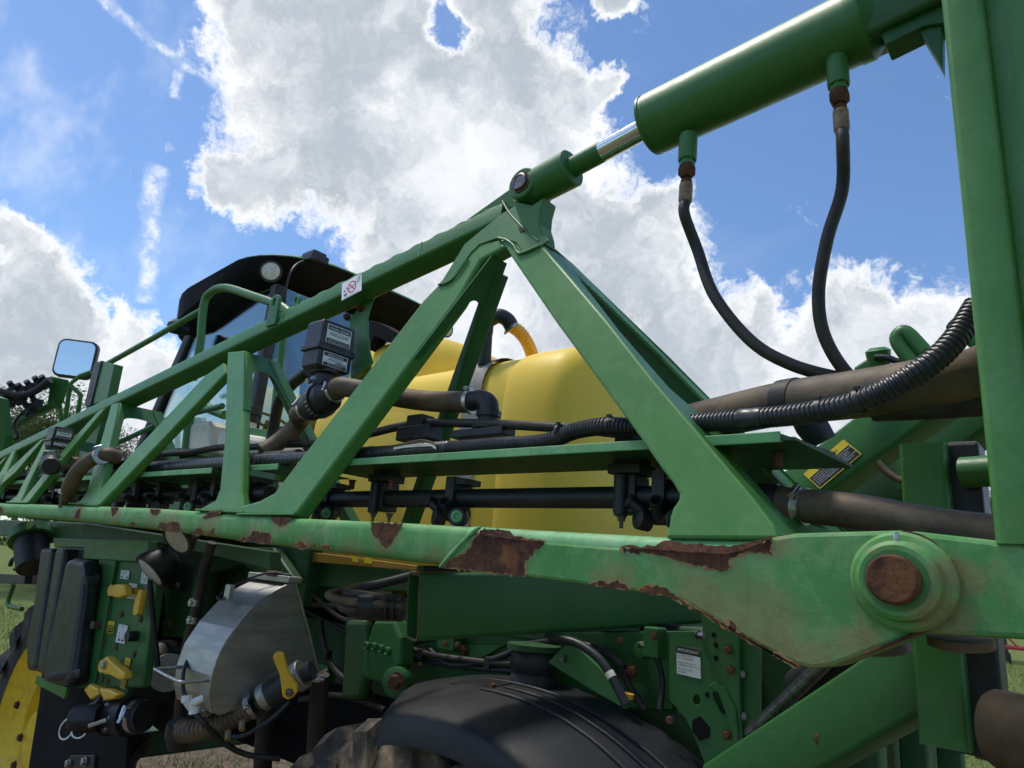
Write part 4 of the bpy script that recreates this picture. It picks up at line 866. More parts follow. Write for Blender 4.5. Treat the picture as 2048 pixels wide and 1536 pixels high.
g = G(); boxg(g, (-4.88, 1.8, 2.47), AX, (0.72, 0.74, 0.27)); g.build('cab_body', 'green', CAB, None, bev=0.05)
g = G(); boxg(g, (-4.9, 1.8, 2.76), AX, (0.76, 0.78, 0.03)); g.build('cab_sill', 'black', CAB, None, bev=0.02)
g = G(); boxg(g, (-4.62, 1.8, 2.95), AX, (0.24, 0.26, 0.08)); boxg(g, (-4.42, 1.8, 3.25), ((0.98, 0, 0.17), (0, 1, 0), (-0.17, 0, 0.98)), (0.07, 0.25, 0.34)); boxg(g, (-4.40, 1.8, 3.66), AX, (0.05, 0.13, 0.09)); g.build('driver_seat', 'interior', CAB, None, bev=0.03)
turned('steering_wheel', [(0, 0.17), (0.012, 0.185), (0.024, 0.17), (0.012, 0.155), (0, 0.17)], (-5.25, 1.8, 3.15), (0.5, 0, 0.86), 'interior', CAB, 24, closed=False)
beam('steering_column', (-5.45, 1.8, 2.7), (-5.24, 1.8, 3.16), 0.06, 0.06, 'interior', CAB)
def worklamp(c, n, r, parent, name='work_lamp', depth=None, lens='lens'):
    depth = depth or r*0.9; o = turned(name, [(-depth, r*0.35), (-depth*0.8, r*0.75), (-depth*0.3, r*0.98), (0, r*1.04), (r*0.10, r*1.04), (r*0.10, r*0.9)], c, n, 'black', parent, 24)
    turned('lamp_lens', [(r*0.06, r*0.9), (r*0.13, r*0.78), (r*0.17, r*0.4), (r*0.18, 0.0)], c, n, lens, o, 24, closed=False); return o
worklamp(pD(542, 543, 4.6), (0.75, -0.62, -0.12), 0.070, S); worklamp(pD(893, 660, 5.6), (1, -0.1, -0.2), 0.060, S)
turned('beacon_bracket', [(0, 0.05), (0.10, 0.06), (0.14, 0.02)], pD(372, 660, 5.3), (0.1, -1, 0), 'black', S, 16)
g = G(); c = pD(627, 522, 4.9); boxg(g, c, ((1, 0, 0), (0, 1, 0), (0, 0, 1)), (0.09, 0.07, 0.03)); boxg(g, c+np.array([0, 0, 0.035]), AX, (0.075, 0.055, 0.02)); g.build('roof_receiver', 'black_plastic', S, None, bev=0.012)
hose('roof_cable', [pD(x, y, d) for x, y, d in ((607, 522, 4.8), (592, 530, 4.7), (580, 548, 4.62), (572, 580, 4.6), (568, 630, 4.62))], 0.008, 'black', S, 6, 8)
# ================================================================== handrails, mirror, front posts
hose('handrail', [pY(x, y, 0.62) for x, y in ((216, 727), (300, 680), (409, 617))], 0.020, 'green', S, 2, 12, False)
hose('handrail', [pY(x, y, 0.60) for x, y in ((385, 760), (400, 690), (404, 640), (409, 604), (418, 588), (436, 577), (460, 577), (500, 590), (540, 604), (566, 615), (582, 632), (584, 660))], 0.024, 'green', S, 5, 14)
hose('handrail', [pY(x, y, 0.70) for x, y in ((220, 893), (300, 856), (330, 840), (445, 812))], 0.018, 'green_dark', S, 2, 10, False)
hose('handrail', [pY(x, y, 0.85) for x, y in ((372, 905), (380, 830), (388, 800), (420, 818), (450, 830))], 0.03, 'green', S, 5, 10)
hose('handrail', [pY(x, y, 0.85) for x, y in ((566, 680), (556, 760), (546, 850))], 0.022, 'green', S, 2, 10, False)
slab('front_post', [pY(x, y, 0.50) for x, y in ((202, 722), (229, 728), (213, 802), (186, 808))], (0, 0.06, 0), 'green', S, bev=0.004)
slab('front_post', [pY(x, y, 0.49) for x, y in ((188, 726), (203, 721), (180, 812), (168, 812))], (0, 0.05, 0), 'black', S, bev=0.004)
slab('front_post', [pY(x, y, 0.55) for x, y in ((172, 812), (213, 800), (180, 930), (152, 960))], (0, 0.06, 0), 'green_dark', S, bev=0.004)
MC = pD(150, 717, 6.4); mn = unit(np.array([0.80, -0.62, -0.02])); mr = unit(np.cross((0, 0, 1), mn)); mu = np.cross(mn, mr)
def rr3(c, a, b_, w, h, r): return [c+a*x+b_*y for x, y in rrect(w, h, r, 5)]
MIR = slab('side_mirror', rr3(MC, mr, mu, 0.34, 0.36, 0.07), -mn*0.07, 'black_plastic', S, bev=0.012, label='rectangular side mirror on an arm ahead of the cab')
slab('mirror_glass', rr3(MC+mn*0.003, mr, mu, 0.30, 0.32, 0.055), mn*0.002, 'mirror', MIR, bev=0)
hose('mirror_arm', [pD(x, y, 6.3) for x, y in ((182, 744), (160, 752), (140, 768), (128, 860))], 0.02, 'green', S, 2, 10, False)
hose('mirror_arm', [pD(x, y, 6.3) for x, y in ((140, 770), (162, 790), (158, 815), (150, 860))], 0.02, 'green', S, 2, 10, False)
hose('mirror_arm', [pD(x, y, 6.3) for x, y in ((130, 760), (118, 800), (124, 850))], 0.02, 'green', S, 2, 10, False)
# folded boom tip ahead of the cab, with its nozzles
slab('boom_tip', [pD(x, y, 5.6) for x, y in ((101, 752), (128, 758), (118, 800), (108, 815), (92, 816), (97, 790))], (0, 0.04, 0), 'green', S, bev=0.004)
for a, b_ in (((35, 842), (112, 808)), ((85, 775), (108, 758)), ((30, 850), (70, 826))): beam('boom_tip_bar', pD(*a, 5.6), pD(*b_, 5.6), 0.05, 0.05, 'green', S)
for px, py in ((14, 790), (28, 778), (45, 782), (62, 776), (78, 768), (92, 766), (20, 806), (42, 800), (74, 808), (60, 822)):
    g = G(); c = pD(px, py, 5.5); boxg(g, c, AX, (0.045, 0.03, 0.035)); revolve(g, [(0, 0.022), (0.07, 0.022)], c, (0.3, -0.6, 0.5), 10); revolve(g, [(0, 0.025), (0.06, 0.02)], c, (-0.5, -0.5, -0.3), 10); revolve(g, [(0, 0.02), (0.075, 0.016)], c, (0.7, -0.3, -0.6), 8); g.build('nozzle_body', 'black', S, 35)
hose('tip_hose', [pD(x, y, 5.5) for x, y in ((8, 835), (16, 860), (30, 878), (36, 868), (28, 850), (40, 830), (60, 815))], 0.012, 'black', S, 6, 8)
hose('tip_hose', [pD(x, y, 5.45) for x, y in ((4, 782), (40, 790), (70, 782), (100, 760))], 0.03, 'black', S, 6, 10)
slab('boom_tip', [pD(x, y, 5.0) for x, y in ((-12, 790), (2, 796), (11, 870), (6, 910), (-14, 915))], (0, 0.05, 0), 'green_dark', S, bev=0.004)
# cream jugs on the platform
def jug(pl, Y, d, name='rinse_tank'): return slab(name, [pY(x, y, Y) for x, y in pl], (0, d, 0), 'cream', S, bev=0.03)
jug([(366, 905), (362, 868), (372, 848), (412, 840), (418, 850), (418, 905)], 0.85, 0.3)
jug([(432, 910), (430, 872), (442, 860), (520, 872), (525, 910)], 0.85, 0.3)
turned('tank_lid', [(0, 0.06), (0.05, 0.06), (0.05, 0.075), (0.10, 0.075), (0.105, 0.06)], pY(496, 846, 1.0), (0, 0, 1), 'black', S, 18)
turned('filler_neck', [(-0.12, 0.055), (0, 0.055)], pY(496, 846, 1.0), (0, 0, 1), 'cream', S, 18)
slab('platform_plate', [pY(x, y, 0.9) for x, y in ((485, 852), (546, 862), (546, 890), (520, 880), (486, 876))], (0, 0.03, 0), 'green', S, bev=0.004)
slab('platform_plate', [pY(x, y, 0.9) for x, y in ((488, 940), (550, 945), (545, 1010), (488, 1005))], (0, 0.03, 0), 'green_dark', S, bev=0.004)
jug([(500, 958), (552, 962), (548, 985), (500, 985)], 0.95, 0.2)
# ================================================================== chassis
box('frame_rail', (-6.6, 1.18, 1.50), (-0.95, 1.34, 1.79), 'green_shaded', S)
box('frame_rail', (-6.6, 2.30, 1.62), (-0.95, 2.46, 1.92), 'green_shaded', S)
box('tank_cradle', (-3.7, 1.08, 1.86), (-1.72, 2.55, 1.96), 'green_shaded', S)
slab('cradle_plate', [pY(x, y, 1.06) for x, y in ((596, 1118), (830, 1142), (825, 1182), (760, 1180), (610, 1172))], (0, 0.02, 0), 'green_shaded', S, bev=0.003)
slab('tank_lower_strip', [pY(x, y, 1.0) for x, y in ((560, 1098), (640, 1106), (840, 1132), (840, 1142), (600, 1122))], (0, 0.03, 0), 'tank_yellow_shaded', S, bev=0.003)  # bottom of the tank as a strip, shade painted into its colour
slab('tank_lower_strip', [pY(x, y, 0.995) for x, y in ((703, 1112), (716, 1114), (716, 1125), (705, 1123))], (0, 0.002, 0), 'label_yellow', S, bev=0)
slab('tank_lower_strip', [pY(x, y, 0.995) for x, y in ((728, 1114), (742, 1116), (744, 1128), (728, 1126))], (0, 0.002, 0), 'label_yellow', S, bev=0)
box('dark_fill_block', (-5.6, 1.45, 0.95), (-1.0, 2.25, 1.9), 'interior', S, 0.03)  # black box added as dark fill inside the machine
box('dark_fill_panel', (-5.0, 1.40, 1.15), (-1.3, 1.44, 1.75), 'interior', S, 0.01)  # black sheet added as dark fill behind the frame rail
# cross tube, open end towards us
ctA = pD(826, 1212, 2.22); ctB = pD(1402, 1190, 2.80); ctd = unit(ctB-ctA)
CT = beam('cross_tube', ctA, ctB, 0.10, 0.205, 'green_dark', S, r=0.018, hollow=0.008, label='green rectangular cross tube with open end')
_d, _s, _u = frame(ctd); rim = [ctA-ctd*0.001+_s*x+_u*z for x, z in rrect(0.1005, 0.2055, 0.018)]; rim2 = [ctA-ctd*0.001+_s*x+_u*z for x, z in rrect(0.088, 0.190, 0.013)]
slab('tube_rim', rim, ctd*0.003, 'rubber_hose', CT, holes=[rim2], bev=0)
slab('tube_dark_fill', [ctA+ctd*0.12+_s*x+_u*z for x, z in rrect(0.083, 0.186, 0.01)], ctd*0.01, 'interior', CT, bev=0)  # near-black plate added so the tube mouth looks dark
beam('tube_spacer', ctA+_u*0.114+ctd*0.02, ctB+_u*0.114, 0.06, 0.018, 'black', S)
# looped hydraulic hoses beside the tube
def dh(name, pts, r, mat='hose_dark'): return hose(name, [pD(*p) for p in pts], r, mat, S, 8, 14)
dh('hydraulic_hose', ((806, 1200, 2.30), (760, 1196, 2.32), (720, 1190, 2.35), (696, 1188, 2.4), (705, 1178, 2.5), (760, 1168, 2.6), (830, 1150, 2.7)), 0.017)
dh('hydraulic_hose', ((806, 1222, 2.30), (740, 1222, 2.32), (696, 1218, 2.36), (684, 1210, 2.45), (700, 1204, 2.55), (780, 1196, 2.6)), 0.018)
dh('hydraulic_hose', ((806, 1212, 2.29), (730, 1206, 2.3), (680, 1200, 2.33), (657, 1190, 2.4), (672, 1184, 2.48), (720, 1182, 2.55), (780, 1190, 2.6)), 0.013, 'rubber_hose')
dh('hydraulic_hose', ((806, 1232, 2.33), (740, 1230, 2.33), (700, 1224, 2.36)), 0.018)
dh('hose_wrap', ((716, 1208, 2.32), (745, 1212, 2.32), (768, 1214, 2.32)), (0.034, 0.043, 0.036), 'black')
for x in (776, 790): turned('cable_tie', [(-0.005, 0.041), (0.005, 0.041)], pD(x, 1214, 2.31), (1, 0.75, 0), 'black', S, 16)
# rear frame plate with the IMPORTANT notice
RY = 1.00
RP = slab('rear_frame_plate', [pY(x, y, RY) for x, y in ((1338, 1262), (1405, 1262), (1400, 1225), (1476, 1215), (1482, 1560), (1420, 1560), (1395, 1490), (1372, 1440), (1338, 1400))], (0, 0.02, 0), 'green_dark', S,
          holes=[[pY(1393+7*cos(2*pi*i/12), 1400+10*sin(2*pi*i/12), RY) for i in range(12)], [pY(x, y, RY) for x, y in ((1426, 1386), (1434, 1384), (1450, 1412), (1452, 1426), (1444, 1428), (1428, 1400))]], bev=0.003)
slab('side_plate', [pY(x, y, RY+0.03) for x, y in ((1470, 1215), (1520, 1215), (1520, 1440), (1480, 1470))], (0, 0.015, 0), 'green_dark', S, bev=0.002)
dz0 = pY(1354, 1347, RY-0.0012); dxx = pY(1402, 1358, RY-0.0012)-dz0; dyy = pY(1353, 1290, RY-0.0012)-dz0
decal('notice_label', dz0, dxx, dyy, RP, ['label_white', 'label_black', 'label_white', 'label_black'], [(0.0, 0.74, 1.0, 1.0, 1)],
      [(0.06, 0.81, 0.155, 'IMPORTANT', 2, 'LEFT', 0.98)]+[(0.05, y, 0.085, t, 3, 'LEFT', 0.92) for y, t in ((0.64, 'DO NOT TOW AT'), (0.55, 'TIE DOWN RINGS.'), (0.40, 'SEVERE DAMAGE TO'), (0.31, 'SUSPENSION WILL OCCUR'), (0.17, "SEE OPERATOR'S"), (0.08, 'MANUAL.'))], label='white IMPORTANT notice on the rear frame plate')
def boss(px, py, Y, r, mat='green_dark', h=0.03, n=(0, -1, 0), par=None): return turned('boss', [(0, r), (h, r*0.95), (h+0.004, r*0.85)], pY(px, py, Y), n, mat, par or S, 20)
slab('slot_rib', [pY(x, y, RY-0.012) for x, y in ((1415, 1372), (1430, 1362), (1448, 1375), (1470, 1420), (1478, 1500), (1478, 1560), (1470, 1560), (1466, 1480), (1452, 1430), (1436, 1386))], (0, 0.012, 0), 'green_dark', RP, bev=0.003)
slab('recess_shade', [pY(x, y, RY-0.002) for x, y in ((1385, 1440), (1400, 1432), (1420, 1455), (1418, 1475), (1400, 1482), (1384, 1462))], (0, 0.003, 0), 'interior', RP, bev=0)  # near-black patch paints the shade of a recess on the flat plate
bolt(pY(1484, 1348, RY+0.02), (0.3, -1, 0), 0.009, S, 'pin_steel'); bolt(pY(1487, 1432, RY+0.02), (0.3, -1, 0), 0.009, S, 'pin_steel')
bolt(pY(1396, 1270, RY-0.01), (1, -0.5, 0), 0.011, S, 'pin_steel', 0.03)
boss(1290, 1300, 1.10, 0.03); bolt(pY(1290, 1300, 1.07), (0, -1, 0), 0.018, S, 'green_dark'); bolt(pY(1262, 1342, 1.06), (0.6, -1, 0), 0.018, S, 'rust', 0.03); bolt(pY(1272, 1395, 1.08), (0.3, -1, 0), 0.015, S, 'green_dark')
slab('frame_plate', [pY(x, y, 1.12) for x, y in ((930, 1268), (1340, 1262), (1345, 1420), (1100, 1410), (820, 1385), (800, 1300))], (0, 0.03, 0), 'green_dark', S, bev=0.004)
slab('frame_plate', [pY(x, y, 1.10) for x, y in ((878, 1290), (1010, 1290), (960, 1318), (880, 1312))], (0, 0.02, 0), 'green', S, bev=0.004)
bolt(pY(928, 1300, 1.09), (0.2, -1, 0), 0.018, S, 'rust'); bolt(pY(882, 1318, 1.09), (0, 0, -1), 0.012, S, 'rusty_bolt', 0.03)
# suspension casting
SC = slab('suspension_arm', [pY(x, y, 0.92) for x, y in ((748, 1240), (786, 1240), (800, 1275), (798, 1330), (780, 1350), (790, 1368), (770, 1372), (722, 1355), (724, 1318), (735, 1280))], (0, 0.09, 0), 'green_dark', S, bev=0.02)
for x, y in ((736, 1291), (751, 1293), (765, 1297), (778, 1302)): turned('pad', [(0, 0.017), (0.014, 0.017), (0.018, 0.012), (0.014, 0.009)], pY(x, y, 0.92), (0, -1, 0), 'green_dark', SC, 16)
turned('pivot_boss', [(0, 0.06), (0.05, 0.06), (0.055, 0.05)], pY(802, 1362, 0.95), (0.3, -1, 0), 'green_dark', SC, 24); bolt(pY(795, 1362, 0.88), (0.3, -1, 0), 0.028, SC, 'rust', 0.04)
slab('suspension_arm', [pY(x, y, 1.0) for x, y in ((690, 1240), (730, 1240), (735, 1330), (720, 1400), (680, 1400), (685, 1330))], (0, 0.06, 0), 'green_shaded', S, bev=0.02)
# air spring and its bracket
asp = pY(1068, 1300, 0.98)
turned('air_spring', [(0, 0.075), (0.02, 0.085), (0.05, 0.088), (0.08, 0.075), (0.10, 0.085), (0.16, 0.09), (0.20, 0.085)], asp, (0, 0, -1), 'black', S, 28)
turned('spring_plate', [(-0.02, 0.10), (0.0, 0.10)], asp, (0, 0, -1), 'green_shaded', S, 28)
slab('spring_bracket', [pY(x, y, 0.86) for x, y in ((1095, 1325), (1130, 1290), (1160, 1300), (1232, 1368), (1254, 1412), (1250, 1418), (1200, 1390))], (0, 0.02, 0), 'green_dark', S, bev=0.002)
bolt(pY(1125, 1318, 0.85), (0, -1, 0), 0.010, S, 'pin_steel')
hose('brake_hose', [pY(x, y, 0.82) for x, y in ((1100, 1275), (1150, 1285), (1190, 1310), (1215, 1340), (1240, 1385), (1252, 1410))], 0.014, 'black', S, 8, 14)
turned('hose_tag', [(-0.010, 0.0155), (0.010, 0.0155)], pY(1221, 1350, 0.82), pY(1240, 1385, 0.82)-pY(1215, 1340, 0.82), 'cream', S, 14)
turned('hose_tag', [(-0.008, 0.018), (0.008, 0.018)], pY(1257, 1392, 1.0), (0.1, 0, 1), 'orange_hose', S, 14)
# lift arm, cylinder rod and rest
LA = beam('lift_arm', pY(1455, 1585, 0.86), pY(1935, 1292, 0.62), 0.11, 0.15, 'green_dark', S, r=0.012)
slab('arm_lug', [pY(x, y, 0.70) for x, y in ((1620, 1470), (1680, 1432), (1684, 1495), (1668, 1512), (1640, 1508), (1624, 1492))], (0, 0.025, 0), 'green_dark', LA, bev=0.004)
turned('arm_pin', [(0, 0.017), (0.012, 0.017), (0.014, 0.010), (0.010, 0.0)], pY(1645, 1478, 0.70), (0, -1, 0), 'rusty_bolt', LA, 18, closed=False)
sweepg(G(), [pY(1500, 1470, 0.98), pY(1650, 1325, 0.9)], circle(0.020, 20)).build('piston_rod', 'pin_steel', S, 40)
sweepg(G(), [pY(1600, 1375, 1.02), pY(1760, 1250, 0.9)], circle(0.05, 20)).build('tilt_cylinder', 'black', S, 40)
beam('rest_post', pY(1850, 893, 0.52), pY(1896, 1492, 0.52), 0.088, 0.08, 'green', S, up=(0, 1, 0), r=0.01)
box('rest_pad', pY(1916, 1500, 0.56)*np.array([1, 0, 1])+np.array([0, 0.52, 0]), pY(1962, 890, 0.56)*np.array([1, 0, 1])+np.array([0, 0.62, 0]), 'black', S)
g = G(); a = pY(1955, 890, 0.60); b_ = pY(1965, 1512, 0.60); boxg(g, ((a+b_)/2), AX, (0.028, 0.05, abs(a[2]-b_[2])/2)); g.build('rest_board', 'rubber_hose', S, None, bev=0.004)
turned('cross_bar', [(0, 0.032), (0.4, 0.032)], pY(1925, 945, 0.50), (1, -0.2, 0), 'green', S, 20)
turned('rubber_roller', [(0, 0.060), (0.01, 0.066), (0.25, 0.066)], pY(1985, 1455, 0.42), (1, -0.35, 0.0), 'rubber_hose', S, 24)
# upper rear arms with the caution notice
UA = beam('upper_lift_arm', pY(1480, 1075, 1.15), pY(1900, 770, 0.92), 0.10, 0.14, 'green', S, r=0.012)
axu = unit(pY(1900, 770, 0.92)-pY(1480, 1075, 1.15)); q0 = pY(1608, 1000, 1.02); 
dd0 = pY(1640, 978, 0.985); ddx = pY(1724, 908, 0.94)-dd0; ddy = pY(1607, 948, 1.01)-dd0
decal('caution_label', dd0, ddx, ddy, UA, ['label_yellow', 'label_black', 'label_yellow', 'label_white'], [(0.02, 0.04, 0.98, 0.66, 1)],
      [(0.35, 0.74, 0.20, 'CAUTION', 1, 'LEFT', 1.0)]+[(0.05, 0.54-0.098*i, 0.088, t, 3, 'LEFT', 0.95) for i, t in enumerate(('To prevent the risk of injury, as well as possible damage to', 'the accumulator or hydraulic system, use nitrogen as', 'pre-charge gas only. See your John Deere Dealer for', 'charging. Charge only with dry nitrogen. Factory precharge', 'pressures are 600 psi for 60 ft booms and 450 psi for'))], [([(0.26, 0.72), (0.30, 0.90), (0.34, 0.72), (0.26, 0.72)], 0.03, 1)], label='black and yellow caution notice on the upper lift arm')
beam('upper_lift_arm', pY(1560, 1130, 1.5), pY(1990, 800, 1.2), 0.12, 0.16, 'green_dark', S, r=0.012)
beam('lift_link', pY(1490, 1180, 1.3), pY(1860, 930, 1.3), 0.10, 0.14, 'green_shaded', S, r=0.012)
hose('handle_loop', [pY(x, y, 0.95) for x, y in ((1850, 705), (1815, 668), (1800, 668), (1797, 685), (1830, 730), (1850, 745))], 0.022, 'green', S, 6, 14)
hose('handle_loop', [pY(x, y, 0.95) for x, y in ((1905, 645), (1925, 660), (1960, 690))], 0.022, 'green', S, 6, 14)
slab('accumulator_mount', [pY(x, y, 1.0) for x, y in ((1705, 735), (1740, 712), (1775, 745), (1800, 740), (1790, 780), (1730, 780))], (0, 0.1, 0), 'green', S, bev=0.008)
turned('accumulator_valve', [(0, 0.03), (0.05, 0.035), (0.06, 0.02)], pY(1760, 735, 1.0), (0, -0.3, 1), 'green', S, 18)
hose('wiring_tail', [pY(x, y, 0.95) for x, y in ((1750, 715), (1775, 716), (1800, 724), (1840, 722), (1900, 715))], 0.010, 'black', S, 6, 10)
hose('hydraulic_hose', [pY(x, y, 0.9) for x, y in ((1560, 830), (1600, 775), (1640, 762), (1720, 760), (1780, 740))], 0.018, 'black', S, 6, 12)
turned('round_connector', [(0, 0.035), (0.05, 0.04), (0.09, 0.035)], pY(1645, 885, 0.6), (-0.4, -0.3, 0.8), 'black', S, 18)
hose('brake_line', [pY(x, y, 0.9) for x, y in ((1755, 925), (1775, 945), (1800, 960), (1830, 962))], 0.010, 'rubber_hose', S, 5, 8)
# ================================================================== wheels
def make_wheel(cxy, Rw, y0, y1, tm, rim=True, lugs=True, mirror=False):
    X, Z = cxy; W_ = y1-y0; yc = (y0+y1)/2; g = G(); prof = []
    for t, r in ((0.04, 0.72), (0.03, 0.76), (0.0, 0.82), (0.02, 0.90), (0.08, 0.930), (0.3, 0.942), (0.5, 0.945), (0.7, 0.942), (0.92, 0.930), (0.98, 0.90), (1.0, 0.80), (0.97, 0.76), (0.96, 0.72)): prof.append((y0+W_*t-yc, Rw*r))
    revolve(g, prof, (X, yc, Z), (0, 1, 0), 72, 0, False)
    n = 21
    if lugs:
        for k in range(n):
            for side in (0, 1):
                a0 = 2*pi*(k+0.5*side)/n; vs = []
                y_out, y_in = (y0-0.03, yc+0.02) if side == 0 else (y1+0.03, yc-0.02)
                for (yy, da, rl, rh, wd) in ((y_out, 0.0, 0.80, 0.955, 0.048), (y_out+(y_in-y_out)*0.20, 0.03, 0.90, 1.0, 0.044), (y_in, 0.25, 0.94, 1.0, 0.036)):
                    for s_, rr_ in ((-1, rl), (1, rl), (1, rh), (-1, rh)):
                        wk = wd*(1.25 if rr_ == rl else 1.0); a = a0-da*(1)+s_*wk/1.0
                        vs.append((X+Rw*rr_*cos(a), yy, Z+Rw*rr_*sin(a)))
                fs = [(0, 1, 2, 3), (8, 11, 10, 9)]
                for i in range(2):
                    for j in range(4): a = i*4+j; b2 = i*4+(j+1) % 4; fs.append((a, b2, b2+4, a+4))
                g.add(vs, fs)
    T = g.build('wheel', tm, S, 40)
    if rim:
        g = G(); yo = y0+0.03
        revolve(g, [(yo-yc-0.01, Rw*0.755), (yo-yc-0.012, Rw*0.72), (yo-yc+0.05, Rw*0.66), (yo-yc+0.10, Rw*0.50), (yo-yc+0.16, Rw*0.47), (yo-yc+0.16, Rw*0.20), (yo-yc+0.02, Rw*0.18), (yo-yc+0.02, 0.0)], (X, yc, Z), (0, 1, 0), 56, 0, False)
        R_ = g.build('wheel_rim', 'rim_yellow', T, 35)
        for k in range(8): a = 2*pi*k/8+0.2; bolt((X+Rw*0.33*cos(a), yo+0.157, Z+Rw*0.33*sin(a)), (0, -1, 0), 0.02, T, 'rust')
    return T
RW = make_wheel((-1.95, 0.72), 0.86, 0.60, 1.00, 'tyre_mud'); RW['label'] = 'muddy rear wheel under the black fender'
make_wheel((-5.60, 0.80), 0.94, 0.66, 1.04, 'tyre_clean')
make_wheel((-1.95, 0.72), 0.86, 3.40, 3.80, 'tyre_clean', False)
make_wheel((-5.60, 0.80), 0.94, 3.40, 3.78, 'tyre_clean', False)
NEAR = [pY(x, y, 0.53) for x, y in ((762, 1438), (785, 1424), (887, 1437), (973, 1473), (1051, 1532), (1125, 1615), (1180, 1700))]
FARE = [pY(x, y, 1.06) for x, y in ((818, 1390), (858, 1362), (1000, 1348), (1170, 1382), (1300, 1446), (1420, 1535), (1500, 1620))]
def fender(off, name='fender'):
    n = catmull(NEAR, 8); f = catmull(FARE, 8); K = len(n); off = np.array(off, float)
    def pt(i, v):
        a, b_ = n[i], f[i]; return a+(b_-a)*v+np.array([0, 0, 0.028*math.sin(pi*v)])+off
    cols = [None]*0; rows = []
    for i in range(K):
        out_ = (n[i]-np.array([-1.75, n[i][1], 0.72])); out_[1] = 0; out_ = unit(out_)
        a = n[i]+off; r = [a-out_*0.085+np.array([0, -0.022, 0]), a-out_*0.05+np.array([0, -0.014, 0]), a-out_*0.02+np.array([0, -0.006, 0]), a-out_*0.006+np.array([0, 0.002, 0]), pt(i, 0.05)+np.array([0, 0, 0.0])]
        r += [pt(i, v) for v in (0.15, 0.3, 0.5, 0.7, 0.85, 0.95)]
        e = f[i]+off; r += [e+np.array([0, 0, 0.0]), e-out_*0.03+np.array([0, 0.012, 0])]
        rows.append((r, out_))
    g = G(); k = len(rows[0][0]); vs = []; fs = []
    for r, o_ in rows: vs += r
    for r, o_ in rows: vs += [p-o_*0.012 for p in r]
    N = K*k
    for i in range(K-1):
        for j in range(k-1):
            a = i*k+j; fs += [(a, a+1, a+k+1, a+k), (N+a, N+a+k, N+a+k+1, N+a+1)]
        for j in (0, k-1): a = i*k+j; fs.append((a, a+k, N+a+k, N+a))
    for i in (0, K-1):
        for j in range(k-1): a = i*k+j; fs.append((a, a+1, N+a+1, N+a))
    o = g.add(vs, fs).build(name, 'fender_black', S, 50)
    for v, s0 in ((0.44, 17), (0.56, 19), (0.68, 16)):
        hose('fender_rib', [pt(i, v)+np.array([0, 0, 0.001]) for i in range(s0, K)], (0.004,)+(0.0075,)*8, 'fender_black', o, 2, 8, False)
    rec = [pt(13, 0.50), pt(14, 0.62), pt(17, 0.70), pt(19, 0.66), pt(18, 0.50)]
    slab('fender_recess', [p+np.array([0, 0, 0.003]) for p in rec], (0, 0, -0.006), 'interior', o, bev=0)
    bolt(pt(18, 0.52)+np.array([0, 0, 0.002]), (0, -0.2, 1), 0.010, o, 'rust')
    return o
FD = fender((0, 0, 0)); FD['label'] = 'black plastic fender over the muddy rear wheel'
fender((0, 2.80, 0))
# ================================================================== fill station: panel, locker, valves
PYV = 0.50
VP = slab('valve_panel', [pY(x, y, PYV) for x, y in ((222, 1118), (318, 1122), (282, 1376), (180, 1376))], (0, 0.05, 0), 'green_dark', S, bev=0.010, label='green valve panel with yellow handles')
slab('panel_side', [pY(x, y, PYV-0.02) for x, y in ((202, 1115), (232, 1116), (186, 1376), (150, 1376))], (0, 0.04, 0), 'green_dark', VP, bev=0.003)
slab('panel_tab', [pY(x, y, PYV) for x, y in ((240, 1376), (256, 1376), (249, 1410), (238, 1408))], (0, 0.02, 0), 'green_dark', VP, bev=0.002)
slab('panel_rail', [pY(x, y, PYV-0.03) for x, y in ((106, 1076), (168, 1078), (297, 1081), (294, 1124), (168, 1118), (168, 1095), (108, 1094))], (0, 0.05, 0), 'green', S, bev=0.004)
slab('fill_frame', [pY(x, y, 0.62) for x, y in ((-40, 1038), (170, 1046), (330, 1070), (540, 1102), (540, 1140), (300, 1082), (120, 1078), (90, 1085), (60, 1090), (20, 1072), (-40, 1070))], (0, 0.06, 0), 'green_shaded', S, bev=0.006)
slab('inner_frame', [pY(x, y, 0.9) for x, y in ((300, 1090), (545, 1095), (590, 1160), (560, 1170), (480, 1130), (420, 1150), (400, 1270), (330, 1270), (330, 1200))], (0, 0.06, 0), 'green_shaded', S, bev=0.01)
slab('hook_bracket', [pY(x, y, 0.70) for x, y in ((338, 1180), (386, 1150), (378, 1255), (368, 1258), (366, 1275), (354, 1275), (352, 1262), (344, 1274), (324, 1272), (326, 1245), (334, 1240))], (0, 0.02, 0), 'green_dark', S, bev=0.004)
bolt(pY(341, 1249, 0.69), (0, -1, 0), 0.014, S, 'rust')
slab('lamp_bracket', [pY(x, y, 0.66) for x, y in ((336, 1120), (390, 1130), (382, 1172), (374, 1182), (334, 1178))], (0, 0.01, 0), 'black', S, bev=0.004); bolt(pY(357, 1171, 0.655), (0, -1, 0), 0.014, S, 'zinc')
